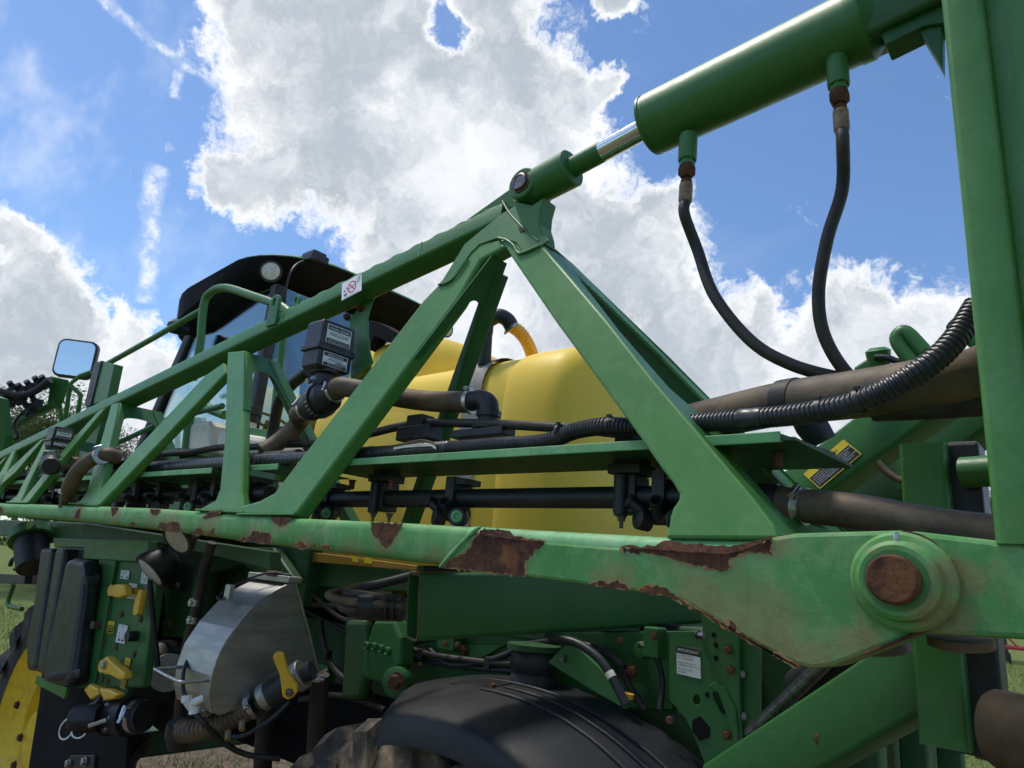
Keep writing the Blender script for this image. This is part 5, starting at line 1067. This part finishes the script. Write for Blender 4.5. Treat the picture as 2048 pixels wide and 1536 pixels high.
# locker: ribbed black lid
for k, (pl, Y) in enumerate((([(92, 1095), (170, 1098), (168, 1115), (112, 1342), (52, 1342), (50, 1285)], 0.50), ([(80, 1096), (104, 1096), (68, 1340), (50, 1335)], 0.44), ([(110, 1096), (128, 1097), (86, 1352), (70, 1345)], 0.42))):
    slab('storage_locker', [pY(x, y, Y) for x, y in pl], (0, 0.10, 0), 'black_plastic', S, bev=0.025)
LK = slab('locker_door', [pY(x, y, 0.38) for x, y in ((130, 1122), (142, 1116), (166, 1122), (168, 1150), (138, 1368), (128, 1374), (84, 1364), (82, 1345))], (0, 0.10, 0), 'black_plastic', S, bev=0.03, label='rounded black locker door beside the valve panel')
for a, b_ in (((172, 1164), (198, 1158)), ((104, 1354), (164, 1346))):
    g = G(); A = pY(*a, 0.36); B = pY(*b_, 0.42); sweepg(g, [A, B], rrect(0.03, 0.045, 0.008)); g.build('locker_latch', 'black', LK, 40)
slab('locker_foot', [pY(x, y, 0.42) for x, y in ((72, 1352), (134, 1375), (128, 1398), (70, 1368))], (0, 0.02, 0), 'green', S, bev=0.003)
slab('mud_flap', [pY(x, y, 0.62) for x, y in ((84, 1340), (180, 1370), (262, 1380), (246, 1600), (46, 1600), (78, 1400))], (0, 0.02, 0), 'interior', S, bev=0.005)
slab('mud_flap', [pY(x, y, 0.60) for x, y in ((140, 1510), (188, 1510), (184, 1560), (130, 1560))], (0, 0.02, 0), 'black_plastic', S, bev=0.005)
bolt(pY(138, 1527, 0.59), (0, -1, 0), 0.02, S, 'zinc'); bolt(pY(170, 1523, 0.59), (0, -1, 0), 0.02, S, 'zinc')
# green filler cap
fc = pY(62, 1076, 0.50); turned('filler_cap', [(-0.02, 0.14), (0.05, 0.14), (0.06, 0.12)], fc, (-0.62, -0.05, 0.78), 'green', S, 24); turned('filler_neck', [(-0.25, 0.10), (-0.02, 0.11)], fc, (-0.62, -0.05, 0.78), 'black', S, 24)
g = G(); boxg(g, fc+np.array([-0.05, -0.03, 0.07]), AX, (0.05, 0.04, 0.02)); g.build('cap_latch', 'black', S, None, bev=0.01)
slab('side_step', [pY(x, y, 0.55) for x, y in ((-20, 1146), (50, 1150), (48, 1168), (-20, 1166))], (0, 0.05, 0), 'black', S, bev=0.004)
hose('step_handle', [pY(x, y, 0.60) for x, y in ((28, 1168), (16, 1205), (24, 1214), (44, 1218))], 0.016, 'green', S, 5, 10)
hose('tow_cable', [pY(*p) for p in ((20, 1132, 0.6), (26, 1118, 0.6), (44, 1112, 0.6), (48, 1130, 0.6), (30, 1138, 0.6))], 0.016, 'black', S, 5, 10)
# bolts, valve studs, handles, printed labels on the panel
ux = unit(pY(300, 1250, PYV)-pY(220, 1245, PYV)); uy = unit(pY(282, 1130, PYV)-pY(240, 1380, PYV))
YP = PYV-0.003
for x, y in ((220, 1222), (243, 1228), (281, 1238), (209, 1284), (232, 1294), (268, 1308), (190, 1350), (204, 1358), (215, 1362)): bolt(pY(x, y, YP), (0, -1, 0), 0.015, VP, 'rusty_bolt', 0.005)
def stud(x, y, r, h, mat='black'): g = G(); revolve(g, [(0, r), (h, r)], pY(x, y, YP), (0.1, -1, 0), 6); return g.build('valve_stud', mat, VP, 30)
stud(206, 1250, 0.022, 0.06, 'rubber_hose'); stud(273, 1272, 0.028, 0.05)
def handle(pts, Y, t, r=0.010): return slab('valve_handle', [pY(x, y, Y) for x, y in pts], (0, t, 0), 'yellow', S, bev=r)
turned('valve_hub', [(0, 0.03), (0.06, 0.03)], pY(243, 1181, YP), (0.15, -1, 0), 'yellow', S, 18)
handle([(222, 1180), (228, 1168), (248, 1168), (250, 1190), (236, 1196), (223, 1194)], 0.40, 0.04)
turned('valve_hub', [(0, 0.018), (0.04, 0.018)], pY(280, 1182, YP), (0.15, -1, 0), 'yellow', S, 14)
handle([(276, 1180), (284, 1179), (281, 1195), (274, 1228), (268, 1232), (264, 1228), (268, 1202)], 0.44, 0.03, 0.006)
turned('valve_hub', [(0, 0.032), (0.08, 0.032)], pY(234, 1330, YP), (0.15, -1, 0), 'yellow', S, 18)
handle([(206, 1316), (212, 1312), (220, 1322), (248, 1345), (246, 1358), (236, 1360), (218, 1350), (204, 1348)], 0.38, 0.045)
bolt(pY(209, 1330, 0.378), (0, -1, 0), 0.018, S, 'zinc')
handle([(166, 1380), (178, 1368), (194, 1376), (196, 1390), (180, 1400), (174, 1392)], 0.42, 0.04); handle([(196, 1376), (218, 1378), (237, 1388), (226, 1398), (206, 1402), (202, 1392)], 0.40, 0.04)
turned('coupling_body', [(-0.12, 0.06), (-0.05, 0.085), (0.12, 0.085), (0.13, 0.095), (0.17, 0.095), (0.17, 0.075), (0.26, 0.07)], pY(214, 1432, 0.46), (0.82, 0.25, 0.12), 'black', S, 24, 'black fill coupling with cam levers')
turned('coupling_cap', [(0, 0.06), (0.02, 0.066), (0.12, 0.062), (0.13, 0.05)], pY(200, 1436, 0.40), (-0.70, -0.7, -0.12), 'black', S, 20)
cpd = unit(np.array((0.82, 0.25, 0.12))); cpo = pY(214, 1432, 0.46)
clamp(cpo+cpd*0.215, cpd, 0.076, 0.03, S, (0.2, -1, 0.3), 'zinc'); clamp(cpo+cpd*0.02, cpd, 0.086, 0.02, S, (-0.3, -1, 0.6), 'black', 'coupling_band')
for k in range(4): bolt(cpo+cpd*0.12+np.array([0, -0.06, 0.05*math.cos(k*1.6)])+np.array([0.02*k-0.03, -0.02, 0.0]), (0.1, -1, 0.2*k-0.3), 0.010, S, 'zinc', name='coupling_bolt')
for a, b_ in (((178, 1452), (214, 1440)), ((150, 1450), (180, 1446))): sweepg(G(), [pY(*a, 0.32), pY(*b_, 0.36)], rrect(0.012, 0.018, 0.003)).build('cam_lever', 'steel', S, 40)
turned('pull_ring', [(-0.004, 0.050), (0.004, 0.050), (0.004, 0.042), (-0.004, 0.042), (-0.004, 0.050)], pY(134, 1458, 0.33), (0.3, -1, 0.2), 'zinc', S, 24, closed=False)
turned('pull_ring', [(-0.004, 0.034), (0.004, 0.034), (0.004, 0.027), (-0.004, 0.027), (-0.004, 0.034)], pY(158, 1462, 0.33), (1, -0.4, 0.2), 'zinc', S, 20, closed=False)
def plabel(x0, y0, x1, y1, x2, y2, mats, fields, texts, strokes=()):
    o = pY(x0, y0, YP-0.002); decal('panel_label', o, pY(x1, y1, YP-0.002)-o, pY(x2, y2, YP-0.002)-o, VP, mats, fields, texts, strokes)
LM = ['label_white', 'label_black', 'label_yellow']
plabel(240, 1157, 257, 1159, 243, 1140, LM, [(0.1, 0.1, 0.28, 0.3, 1), (0.72, 0.1, 0.9, 0.3, 1)], [(0.5, 0.5, 0.2, '1', 1, 'CENTER', 1)], [([(0.25, 0.8), (0.75, 0.8)], 0.04, 1), ([(0.5, 0.8), (0.5, 0.2)], 0.04, 1), ([(0.2, 0.62), (0.4, 0.62)], 0.05, 1)])
plabel(281, 1166, 294, 1169, 285, 1140, LM, [], [], [([(0.3, 0.15), (0.3, 0.9), (0.8, 0.6)], 0.06, 1), ([(0.5, 0.1), (0.8, 0.5)], 0.09, 1)])
plabel(254, 1196, 270, 1199, 259, 1166, LM, [], [(0.5, 0.84, 0.10, 'REFERENCE', 1, 'CENTER', 0.8)], [([(0.1, y), (0.88, y)], 0.03, 1) for y in (0.7, 0.6, 0.45, 0.33, 0.22, 0.12)])
plabel(213, 1265, 226, 1267, 217, 1242, ['label_yellow', 'label_black', 'label_yellow'], [(0.06, 0.05, 0.94, 0.68, 1)], [(0.5, 0.75, 0.16, 'CAUTION', 1, 'CENTER', 0.7)], [([(0.15, y), (0.85, y)], 0.04, 2) for y in (0.6, 0.48, 0.35, 0.23)])
plabel(231, 1284, 249, 1288, 238, 1248, LM, [(0.25, 0.1, 0.45, 0.22, 1), (0.6, 0.1, 0.85, 0.2, 1)], [(0.5, 0.84, 0.11, 'BOTTLE', 1, 'CENTER', 0.7), (0.3, 0.5, 0.09, 'FILL', 1, 'CENTER', 0.8), (0.72, 0.5, 0.09, 'RINSE', 1, 'CENTER', 0.8)], [([(0.3, 0.2), (0.35, 0.4)], 0.04, 1), ([(0.72, 0.2), (0.68, 0.4)], 0.04, 1)])
plabel(240, 1374, 250, 1378, 252, 1314, ['label_yellow', 'label_black', 'label_yellow'], [(0.06, 0.03, 0.94, 0.76, 1)], [(0.5, 0.83, 0.08, 'CAUTION', 1, 'CENTER', 0.6)], [([(0.15, y), (0.85, y)], 0.02, 2) for y in np.linspace(0.08, 0.7, 12)])
# lamps and pipes beside the panel
worklamp(pY(303, 1142, 0.42), (-0.05, -0.70, -0.70), 0.098, S, 'work_lamp', 0.13); worklamp(pY(356, 1078, 0.42), (0.2, -0.75, -0.6), 0.085, S)
hose('drain_hose', [pD(x, y, 3.4) for x, y in ((424, 1085), (408, 1140), (396, 1200), (388, 1240), (372, 1300), (365, 1360), (358, 1420), (354, 1480))], 0.024, 'hose_dark', S, 6, 14)
for x, y in ((390, 1205), (387, 1240)): clamp(pD(x, y, 3.39), (0.1, 0, 1), 0.026, 0.03, S, (0.3, -1, 0))
hose('fill_hose', [pD(x, y, 3.5) for x, y in ((300, 1160), (304, 1220), (312, 1290), (316, 1340))], 0.013, 'black', S, 6, 12)
turned('pump_housing', [(-0.1, 0.13), (0.0, 0.16), (0.15, 0.16), (0.2, 0.12)], pD(330, 1340, 3.9), (0.6, -0.7, 0), 'black', S, 24)
clamp(pD(335, 1345, 3.7), (1, -0.2, 0.1), 0.09, 0.03, S, (0, -1, 0.2), 'zinc')
slab('pump_guard', [pD(x, y, 3.9) for x, y in ((262, 1390), (420, 1380), (420, 1470), (350, 1490), (290, 1445))], (0, 0.1, 0), 'black', S, bev=0.02)
# ================================================================== chemical inductor hopper
XH = -2.72
side = [(590, 1166), (620, 1275), (637, 1347), (560, 1390), (440, 1432), (424, 1425), (418, 1395), (424, 1352), (440, 1305), (470, 1258), (510, 1212), (550, 1184), (578, 1170)]
sp = [pX(x, y, XH) for x, y in side]
HB = slab('inductor_hopper', sp, (-0.30, 0, 0), 'steel', S, bev=0.006, label='stainless steel quarter-round chemical hopper')
arc = sp[5:]+[sp[0]]
hose('hopper_seam', [p+np.array([0.003, -0.002, 0.002]) for p in arc], 0.006, 'steel', HB, 6, 8)
hose('hopper_seam', [p+np.array([0.003, 0, 0]) for p in (sp[0], sp[1], sp[2])], 0.006, 'steel', HB, 2, 8)
lt = sp[0]; lo_ = lt+np.array([-0.31, -0.14, -0.012]); 
g = G(); boxg(g, lt+np.array([-0.15, -0.01, 0.012]), AX, (0.165, 0.035, 0.014)); g.build('hopper_lid', 'steel', HB, None, bev=0.006)
boxg(G(), lt+np.array([-0.12, -0.03, 0.03]), AX, (0.035, 0.02, 0.012)).build('lid_hinge', 'rusty_bolt', HB, None, bev=0.003)
hose('lid_strap', [lt+np.array(v) for v in ((-0.03, 0.0, 0.03), (-0.12, -0.07, 0.03), (-0.20, -0.16, -0.03), (-0.22, -0.22, -0.08), (-0.17, -0.22, -0.085), (-0.15, -0.19, -0.05))], 0.005, 'black', HB, 6, 8)
boxg(G(), lt+np.array([-0.16, -0.205, -0.055]), AX, (0.02, 0.012, 0.03)).build('lid_latch', 'zinc', HB, None, bev=0.004)
hp1 = pX(422, 1360, XH); hose('hopper_handle', [hp1+np.array(v) for v in ((0, -0.005, 0), (0.0, -0.10, -0.002), (-0.03, -0.12, 0), (-0.20, -0.12, 0.012), (-0.24, -0.10, 0.012), (-0.24, 0.0, 0.014))], 0.007, 'zinc', HB, 5, 10)
hopd = 2.78
hose('suction_pipe', [pD(x, y, hopd) for x, y in ((520, 1408), (560, 1380), (600, 1352), (625, 1340))], 0.036, 'black', S, 5, 20)
for x, y, r in ((532, 1392, 0.05), (600, 1352, 0.055)): turned('pipe_flange', [(-0.018, r), (-0.014, r*1.06), (0.014, r*1.06), (0.018, r)], pD(x, y, hopd), pD(600, 1352, hopd)-pD(540, 1390, hopd), 'steel', S, 24)
turned('valve_block', [(-0.07, 0.045), (-0.06, 0.056), (0.06, 0.056), (0.07, 0.045)], pD(568, 1374, hopd), pD(600, 1352, hopd)-pD(540, 1390, hopd), 'black', S, 20)
hh = [(545, 1318), (547, 1308), (556, 1305), (566, 1308), (576, 1345), (593, 1372), (594, 1385), (586, 1396), (574, 1401), (564, 1394), (562, 1376), (558, 1350)]
slab('valve_handle', [pD(x, y, hopd-0.09) for x, y in hh], CF*0.022, 'yellow', S, bev=0.007, label='upright yellow valve handle in front of the hopper'); bolt(pD(579, 1385, hopd-0.09), -CF, 0.013, S, 'pin_steel')
corrug('suction_hose', [pD(x, y, d) for x, y, d in ((362, 1462, 2.85), (385, 1462, 2.80), (430, 1450, 2.78), (480, 1428, 2.78), (512, 1410, 2.78))], 0.040, 0.020, 'rubber_hose', S, 0.17, 18, 'ribbed dark suction hose below the hopper')
clamp(pD(508, 1412, 2.78), pD(512, 1410, 2.78)-pD(480, 1428, 2.78), 0.047, 0.022, S, (0.2, -1, 0.3)); turned('elbow_fitting', [(-0.05, 0.04), (0.0, 0.055), (0.05, 0.05)], pD(358, 1470, 2.86), (0.2, -0.2, 1), 'black', S, 18)
g = G(); hose('rinse_tee', [pD(x, y, 2.72) for x, y in ((372, 1398), (380, 1410), (388, 1420))], 0.017, 'white_plastic', S, 4, 12)
hose('rinse_tee', [pD(x, y, 2.72) for x, y in ((378, 1408), (394, 1402), (410, 1394))], 0.015, 'white_plastic', S, 4, 12)
turned('rinse_nut', [(-0.012, 0.02), (0.012, 0.02)], pD(373, 1398, 2.72), (0.3, 0, -1), 'white_plastic', S, 8); turned('rinse_nut', [(-0.012, 0.02), (0.012, 0.02)], pD(388, 1422, 2.72), (0.3, 0, -1), 'white_plastic', S, 8)
turned('rinse_bushing', [(-0.02, 0.026), (0.03, 0.026)], pD(408, 1422, 2.75), (1, 0.3, 0.5), 'steel', S, 16)
hose('rinse_hose', [pD(x, y, d) for x, y, d in ((372, 1394, 2.72), (366, 1375, 2.75), (368, 1340, 2.8), (380, 1310, 2.9))], 0.008, 'black', S, 5, 8)
hose('rinse_hose', [pD(x, y, d) for x, y, d in ((388, 1424, 2.72), (410, 1448, 2.7), (440, 1480, 2.75), (490, 1508, 2.8), (560, 1518, 2.85))], 0.011, 'black', S, 6, 10)
hose('rinse_hose', [pD(x, y, d) for x, y, d in ((462, 1474, 2.7), (490, 1470, 2.7), (540, 1440, 2.72), (580, 1402, 2.75))], 0.010, 'black', S, 6, 10)
for x, y in ((484, 1450), (456, 1470)): turned('brass_fitting', [(-0.015, 0.012), (0.02, 0.012)], pD(x, y, 2.7), (0.6, -0.2, -0.7), 'crimp', S, 10)
hose('drain_pipe', [pD(x, y, 3.0) for x, y in ((640, 1350), (636, 1420), (632, 1500), (630, 1560))], 0.04, 'hose_dark', S, 4, 14)
hose('drain_pipe', [pD(x, y, 3.1) for x, y in ((540, 1405), (530, 1460), (524, 1560))], 0.04, 'black', S, 4, 14)
clamp(pD(628, 1355, 2.85), (0, 0, 1), 0.042, 0.018, S, (1, -0.4, 0))
sweepg(G(), [pD(632, 1352, 2.82), pD(655, 1338, 2.82)], circle(0.005, 8)).build('clamp_bolt', 'zinc', S, 40)

box('main_beam', (-6.8, 0.98, 1.86), (-3.2, 1.10, 2.22), 'green_shaded', S, 0.01)
box('platform_deck', (-5.7, 0.70, 2.20), (-3.75, 1.10, 2.26), 'green_dark', S, 0.006)
box('fuel_tank', (-5.5, 1.14, 1.30), (-3.9, 1.44, 2.18), 'interior', S, 0.06)
box('hydraulic_tank', (-3.7, 1.42, 1.45), (-2.5, 1.70, 1.95), 'interior', S, 0.04)
box('rear_cross_member', (-1.15, 1.05, 1.70), (-0.98, 2.55, 1.98), 'green_shaded', S, 0.01)
box('axle_beam', (-2.05, 1.0, 0.62), (-1.85, 3.4, 0.88), 'green_shaded', S, 0.02)
box('axle_beam', (-5.72, 1.04, 0.62), (-5.52, 3.4, 0.80), 'green_shaded', S, 0.02)
beam('axle_leg', (-1.95, 1.12, 0.7), (-1.95, 1.16, 1.5), 0.12, 0.12, 'green_dark', S)
beam('axle_leg', (-5.62, 1.12, 0.7), (-5.62, 1.16, 1.5), 0.12, 0.12, 'green_dark', S)

# lines, clips and brackets along the frame below the boom
rl_ = random.Random(4)
for pl, r_, mt in (
    (((620, 1185), (680, 1235), (720, 1245), (830, 1300), (950, 1322), (1060, 1330)), 0.013, 'hose_dark'), (((600, 1215), (690, 1262), (800, 1312), (940, 1335), (1090, 1345)), 0.010, 'black'),
    (((860, 1300), (900, 1330), (960, 1325), (1010, 1310), (1050, 1290), (1120, 1280)), 0.012, 'black'), (((1150, 1285), (1200, 1300), (1240, 1330), (1262, 1380), (1290, 1420)), 0.013, 'hose_dark'),
    (((1280, 1290), (1310, 1310), (1325, 1360), (1320, 1420)), 0.010, 'black'), (((440, 1130), (480, 1180), (560, 1200), (640, 1210), (700, 1215)), 0.014, 'hose_dark'),
    (((430, 1105), (470, 1150), (540, 1170), (620, 1160)), 0.012, 'black'), (((640, 1240), (650, 1300), (680, 1350), (740, 1385)), 0.016, 'hose_dark'), (((600, 1400), (660, 1390), (720, 1400), (770, 1420)), 0.014, 'hose_dark')):
    hose('frame_line', [pY(x, y, 1.04+0.03*rl_.random()) for x, y in pl], r_, mt, S, 8, 10)
for x, y in ((700, 1250), (845, 1308), (980, 1325), (1245, 1342), (560, 1202), (655, 1310)): boxg(G(), pY(x, y, 1.05), AX, (0.014, 0.02, 0.022)).build('line_clip', 'black', S, None, bev=0.003)
for x, y, w_, h_ in ((900, 1285, 0.05, 0.03), (1180, 1330, 0.04, 0.05), (1310, 1285, 0.03, 0.05), (650, 1345, 0.05, 0.04)): boxg(G(), pY(x, y, 1.07), AX, (w_, 0.03, h_)).build('frame_bracket', 'green_dark', S, None, bev=0.006)
for x, y in ((890, 1288), (915, 1290), (1175, 1318), (1190, 1345), (1308, 1272), (1240, 1282), (840, 1330), (1340, 1440), (1445, 1250), (1455, 1300), (1460, 1340), (1452, 1470)): bolt(pY(x, y, 1.03 if x < 1330 else 0.99), (0.1, -1, 0), 0.011, S, 'rusty_bolt')
for x, y in ((1432, 1290), (1432, 1316), (1428, 1270), (1415, 1390)): turned('hole_shade', [(0, 0.008), (0.0015, 0.008)], pY(x, y, RY), (0, -1, 0), 'interior', RP, 12)  # near-black discs paint the shade of holes, plate is not pierced here
turned('accumulator', [(-0.22, 0.03), (-0.20, 0.07), (0.20, 0.07), (0.23, 0.02)], pY(1300, 1345, 1.35), (0.2, 0, 1), 'black', S, 20)

box('rear_light_block', (-0.95, 1.20, 1.30), (-0.78, 3.30, 1.95), 'green_shaded', S, 0.01)  # rack and its uprights added to block sky light from the rear
for y in (1.5, 2.2, 2.9): beam('light_block_upright', (-0.70, y, 1.0), (-0.70, y, 2.5), 0.10, 0.10, 'green_shaded', S)

for x, y in ((36, 1410), (42, 1475), (30, 1530)): bolt(pY(x, y, 0.70), (0.1, -1, 0), 0.022, S, 'rust', 0.02, 'wheel_nut')
# ================================================================== setting
GZ = -0.14                                       # level of the yard
def structure(o): o['kind'] = 'structure'; return o
GR = structure(link('ground', tomesh('ground', [(-900, -900, GZ), (900, -900, GZ), (900, 900, GZ), (-900, 900, GZ)], [(0, 1, 2, 3)]), 'ground'))
# grass: tufts thinning out on the worn yard
rng = np.random.default_rng(5)
def grass_patch(n, x0, x1, y0, y1, h0, h1, dens, g):
    vs, fs = [], []
    xs = rng.uniform(x0, x1, n); ys = rng.uniform(y0, y1, n)
    for x, y in zip(xs, ys):
        t = mnoise.noise((x*0.55, y*0.55, 1.3))+0.5*mnoise.noise((x*2.1, y*2.1, 4.0)); d = math.hypot(x+4, y-2)
        if t+dens+min(0.5, (d-5)*0.06) < rng.uniform(-0.2, 0.5): continue
        a = rng.uniform(0, 2*pi); h = rng.uniform(h0, h1); w = h*0.10; l = rng.uniform(0.2, 0.9)*h; b_ = rng.uniform(0, 2*pi); k = len(vs)
        vs += [(x-w*cos(a), y-w*sin(a), GZ-0.003), (x+w*cos(a), y+w*sin(a), GZ-0.003), (x+l*cos(b_), y+l*sin(b_), GZ+h)]; fs.append((k, k+1, k+2))
    return g.add(vs, fs)
g = G(); grass_patch(16000, -13, -5.5, -0.5, 6.0, 0.03, 0.10, 0.0, g); grass_patch(14000, -28, -12, -1, 14, 0.05, 0.14, 0.3, g); grass_patch(12000, -4, 4, 3, 16, 0.03, 0.10, 0.0, g); grass_patch(10000, -8, 4, 16, 40, 0.06, 0.16, 0.3, g); grass_patch(6000, -5.5, 0, 0, 6, 0.03, 0.08, -0.1, g)
me = bpy.data.meshes.new('grass'); me.from_pydata([tuple(v) for v in g.v], [], [tuple(f) for f in g.f]); GO = link('grass', me, 'grass_blade'); GO['kind'] = 'stuff'; GO['label'] = 'short patchy grass on the worn yard'; GO['category'] = 'grass'
# trees
def leaves(rnd, p, s_, asp):
    n = len(p); u = rnd.normal(0, 1, (n, 3)); u /= np.linalg.norm(u, axis=1)[:, None]; w = np.cross(u, rnd.normal(0, 1, (n, 3))); w /= np.linalg.norm(w, axis=1)[:, None]+1e-9
    q = np.stack([p-u*s_[:, None], p+w*(s_*asp)[:, None], p+u*s_[:, None], p-w*(s_*asp)[:, None]], 1).reshape(-1, 3)
    return q.tolist(), (np.arange(n*4).reshape(n, 4)).tolist()
def tree(px, dist, h, spread, leafm, label, seed, n=26000):
    r = ray(px, 1150); d = unit(np.array([r[0], r[1], 0])); base = np.array([CAM[0], CAM[1], GZ])+d*dist; rnd = np.random.default_rng(seed)
    T = empty('tree', tuple(base), label, 'tree', 'trees along the edge of the yard')
    g = G(); top = base+np.array([0.1*h*rnd.uniform(-1, 1), 0.1*h*rnd.uniform(-1, 1), h*0.62]); mid = (base+top)/2+rnd.uniform(-0.15, 0.15, 3)
    tr_ = catmull([base-np.array([0, 0, 0.1]), base+(mid-base)*0.5, mid, top], 4); sweepg(g, tr_, circle(1, 9), list(np.linspace(h*0.028, h*0.008, len(tr_)))); tips = []
    for k in range(9):
        a = 2*pi*k/9+rnd.uniform(-0.3, 0.3); s0 = base+(top-base)*rnd.uniform(0.45, 0.98); e = s0+np.array([cos(a), sin(a), 0])*spread*rnd.uniform(0.45, 0.85)+np.array([0, 0, h*rnd.uniform(0.08, 0.3)])
        br = catmull([s0, (s0+e)/2+np.array([0, 0, 0.04*h]), e], 4); sweepg(g, br, circle(1, 6), list(np.linspace(h*0.011, h*0.003, len(br)))); tips.append(e)
    g.build('trunk', 'bark', T, 60)
    clumps = []
    for e in tips:
        for _ in range(3): clumps.append((e+rnd.normal(0, 0.16*spread, 3)*np.array([1, 1, 0.8]), spread*rnd.uniform(0.16, 0.30)))
    for _ in range(10): clumps.append((top+rnd.normal(0, 0.3, 3)*np.array([spread, spread, h*0.22])+np.array([0, 0, h*0.16]), spread*rnd.uniform(0.18, 0.32)))
    C_ = np.array([c for c, r_ in clumps]); R_ = np.array([r_ for c, r_ in clumps]); ix = rnd.integers(len(clumps), size=n)
    v = rnd.normal(0, 1, (n, 3)); v /= np.linalg.norm(v, axis=1)[:, None]
    p = C_[ix]+v*(R_[ix]*rnd.uniform(0.25, 1.05, n))[:, None]*np.array([1.1, 1.1, 0.75])
    vs, fs = leaves(rnd, p, 0.052*rnd.uniform(0.7, 1.5, n), 0.5)
    me = bpy.data.meshes.new('crown'); me.from_pydata(vs, [], fs); link('crown', me, leafm, T)
    return T
tree(-70, 36, 8.8, 4.6, 'leaf', 'broad green tree beyond the boom tip at the far left edge', 1)
tree(70, 42, 8.2, 4.4, 'leaf_light', 'light green tree behind the mirror and the boom tip nozzles', 2)
tree(190, 44, 8.6, 4.0, 'leaf', 'dark green tree showing between the boom braces near the tip', 3)
tree(330, 40, 7.4, 3.6, 'leaf_light', 'light green low tree seen through the boom truss ahead of the cab', 4)
tree(1990, 46, 10.0, 3.6, 'leaf_light', 'light green tree glimpsed between the rest board and the rear upright', 6)
# the wood along the far edge of the field: one mass
rw = np.random.default_rng(11); nw = 60000
a_ = rw.uniform(0, 2*pi, nw); rr_ = 165+rw.uniform(-8, 8, nw)+14*np.sin(a_*3)
hh = np.array([8.5+3.0*mnoise.noise((cos(a)*22, sin(a)*22, 0.5))+2.0*mnoise.noise((cos(a)*70, sin(a)*70, 2.5)) for a in a_]); z_ = hh*(1-rw.uniform(0, 1, nw)**1.6)
vs, fs = leaves(rw, np.stack([rr_*np.cos(a_), rr_*np.sin(a_), z_], 1), rw.uniform(0.25, 0.75, nw), 0.7)
me = bpy.data.meshes.new('woods'); me.from_pydata(vs, [], fs); WO = link('woods', me, 'leaf'); WO['kind'] = 'stuff'; WO['label'] = 'dark green wood along the far edge of the field'; WO['category'] = 'woods'
# red implement parked across the yard
r = ray(2062, 1308); dI = unit(np.array([r[0], r[1], 0])); bI = np.array([0, -1.2, GZ])+dI*44; sI = np.array([dI[1], -dI[0], 0])
IM = empty('farm_implement', tuple(bI), 'red tillage implement parked on the grass across the yard', 'implement')
up3 = np.array([0, 0, 1.0])
def ip(a, b_, c): return bI+sI*a+dI*b_+up3*c
for b_ in (-0.8, 0.0, 0.8): beam('frame_bar', ip(-2.6, b_, 0.75), ip(2.8, b_, 0.75), 0.12, 0.14, 'red', IM)
for a in (-2.4, -1.2, 0.0, 1.2, 2.4):
    beam('frame_rail', ip(a, -1.1, 0.88), ip(a, 1.1, 0.88), 0.10, 0.12, 'red', IM)
    beam('shank', ip(a, -0.8, 0.8), ip(a-0.15, -1.0, 0.1), 0.06, 0.10, 'red', IM)
    turned('disc_blade', [(-0.03, 0.05), (0.0, 0.26), (0.008, 0.26), (0.03, 0.05)], ip(a+0.35, -0.9, 0.28), sI+dI*0.25, 'interior', IM, 18)
beam('mast', ip(-1.4, 0, 0.8), ip(-1.0, 0, 1.35), 0.10, 0.10, 'red', IM); beam('mast', ip(-0.5, 0, 0.8), ip(-1.0, 0, 1.35), 0.08, 0.08, 'red', IM)
for a in (0.6, 2.0): turned('implement_wheel', [(-0.12, 0.25), (-0.10, 0.38), (0.10, 0.38), (0.12, 0.25)], ip(a, -0.2, 0.38), sI, 'tyre_clean', IM, 20)
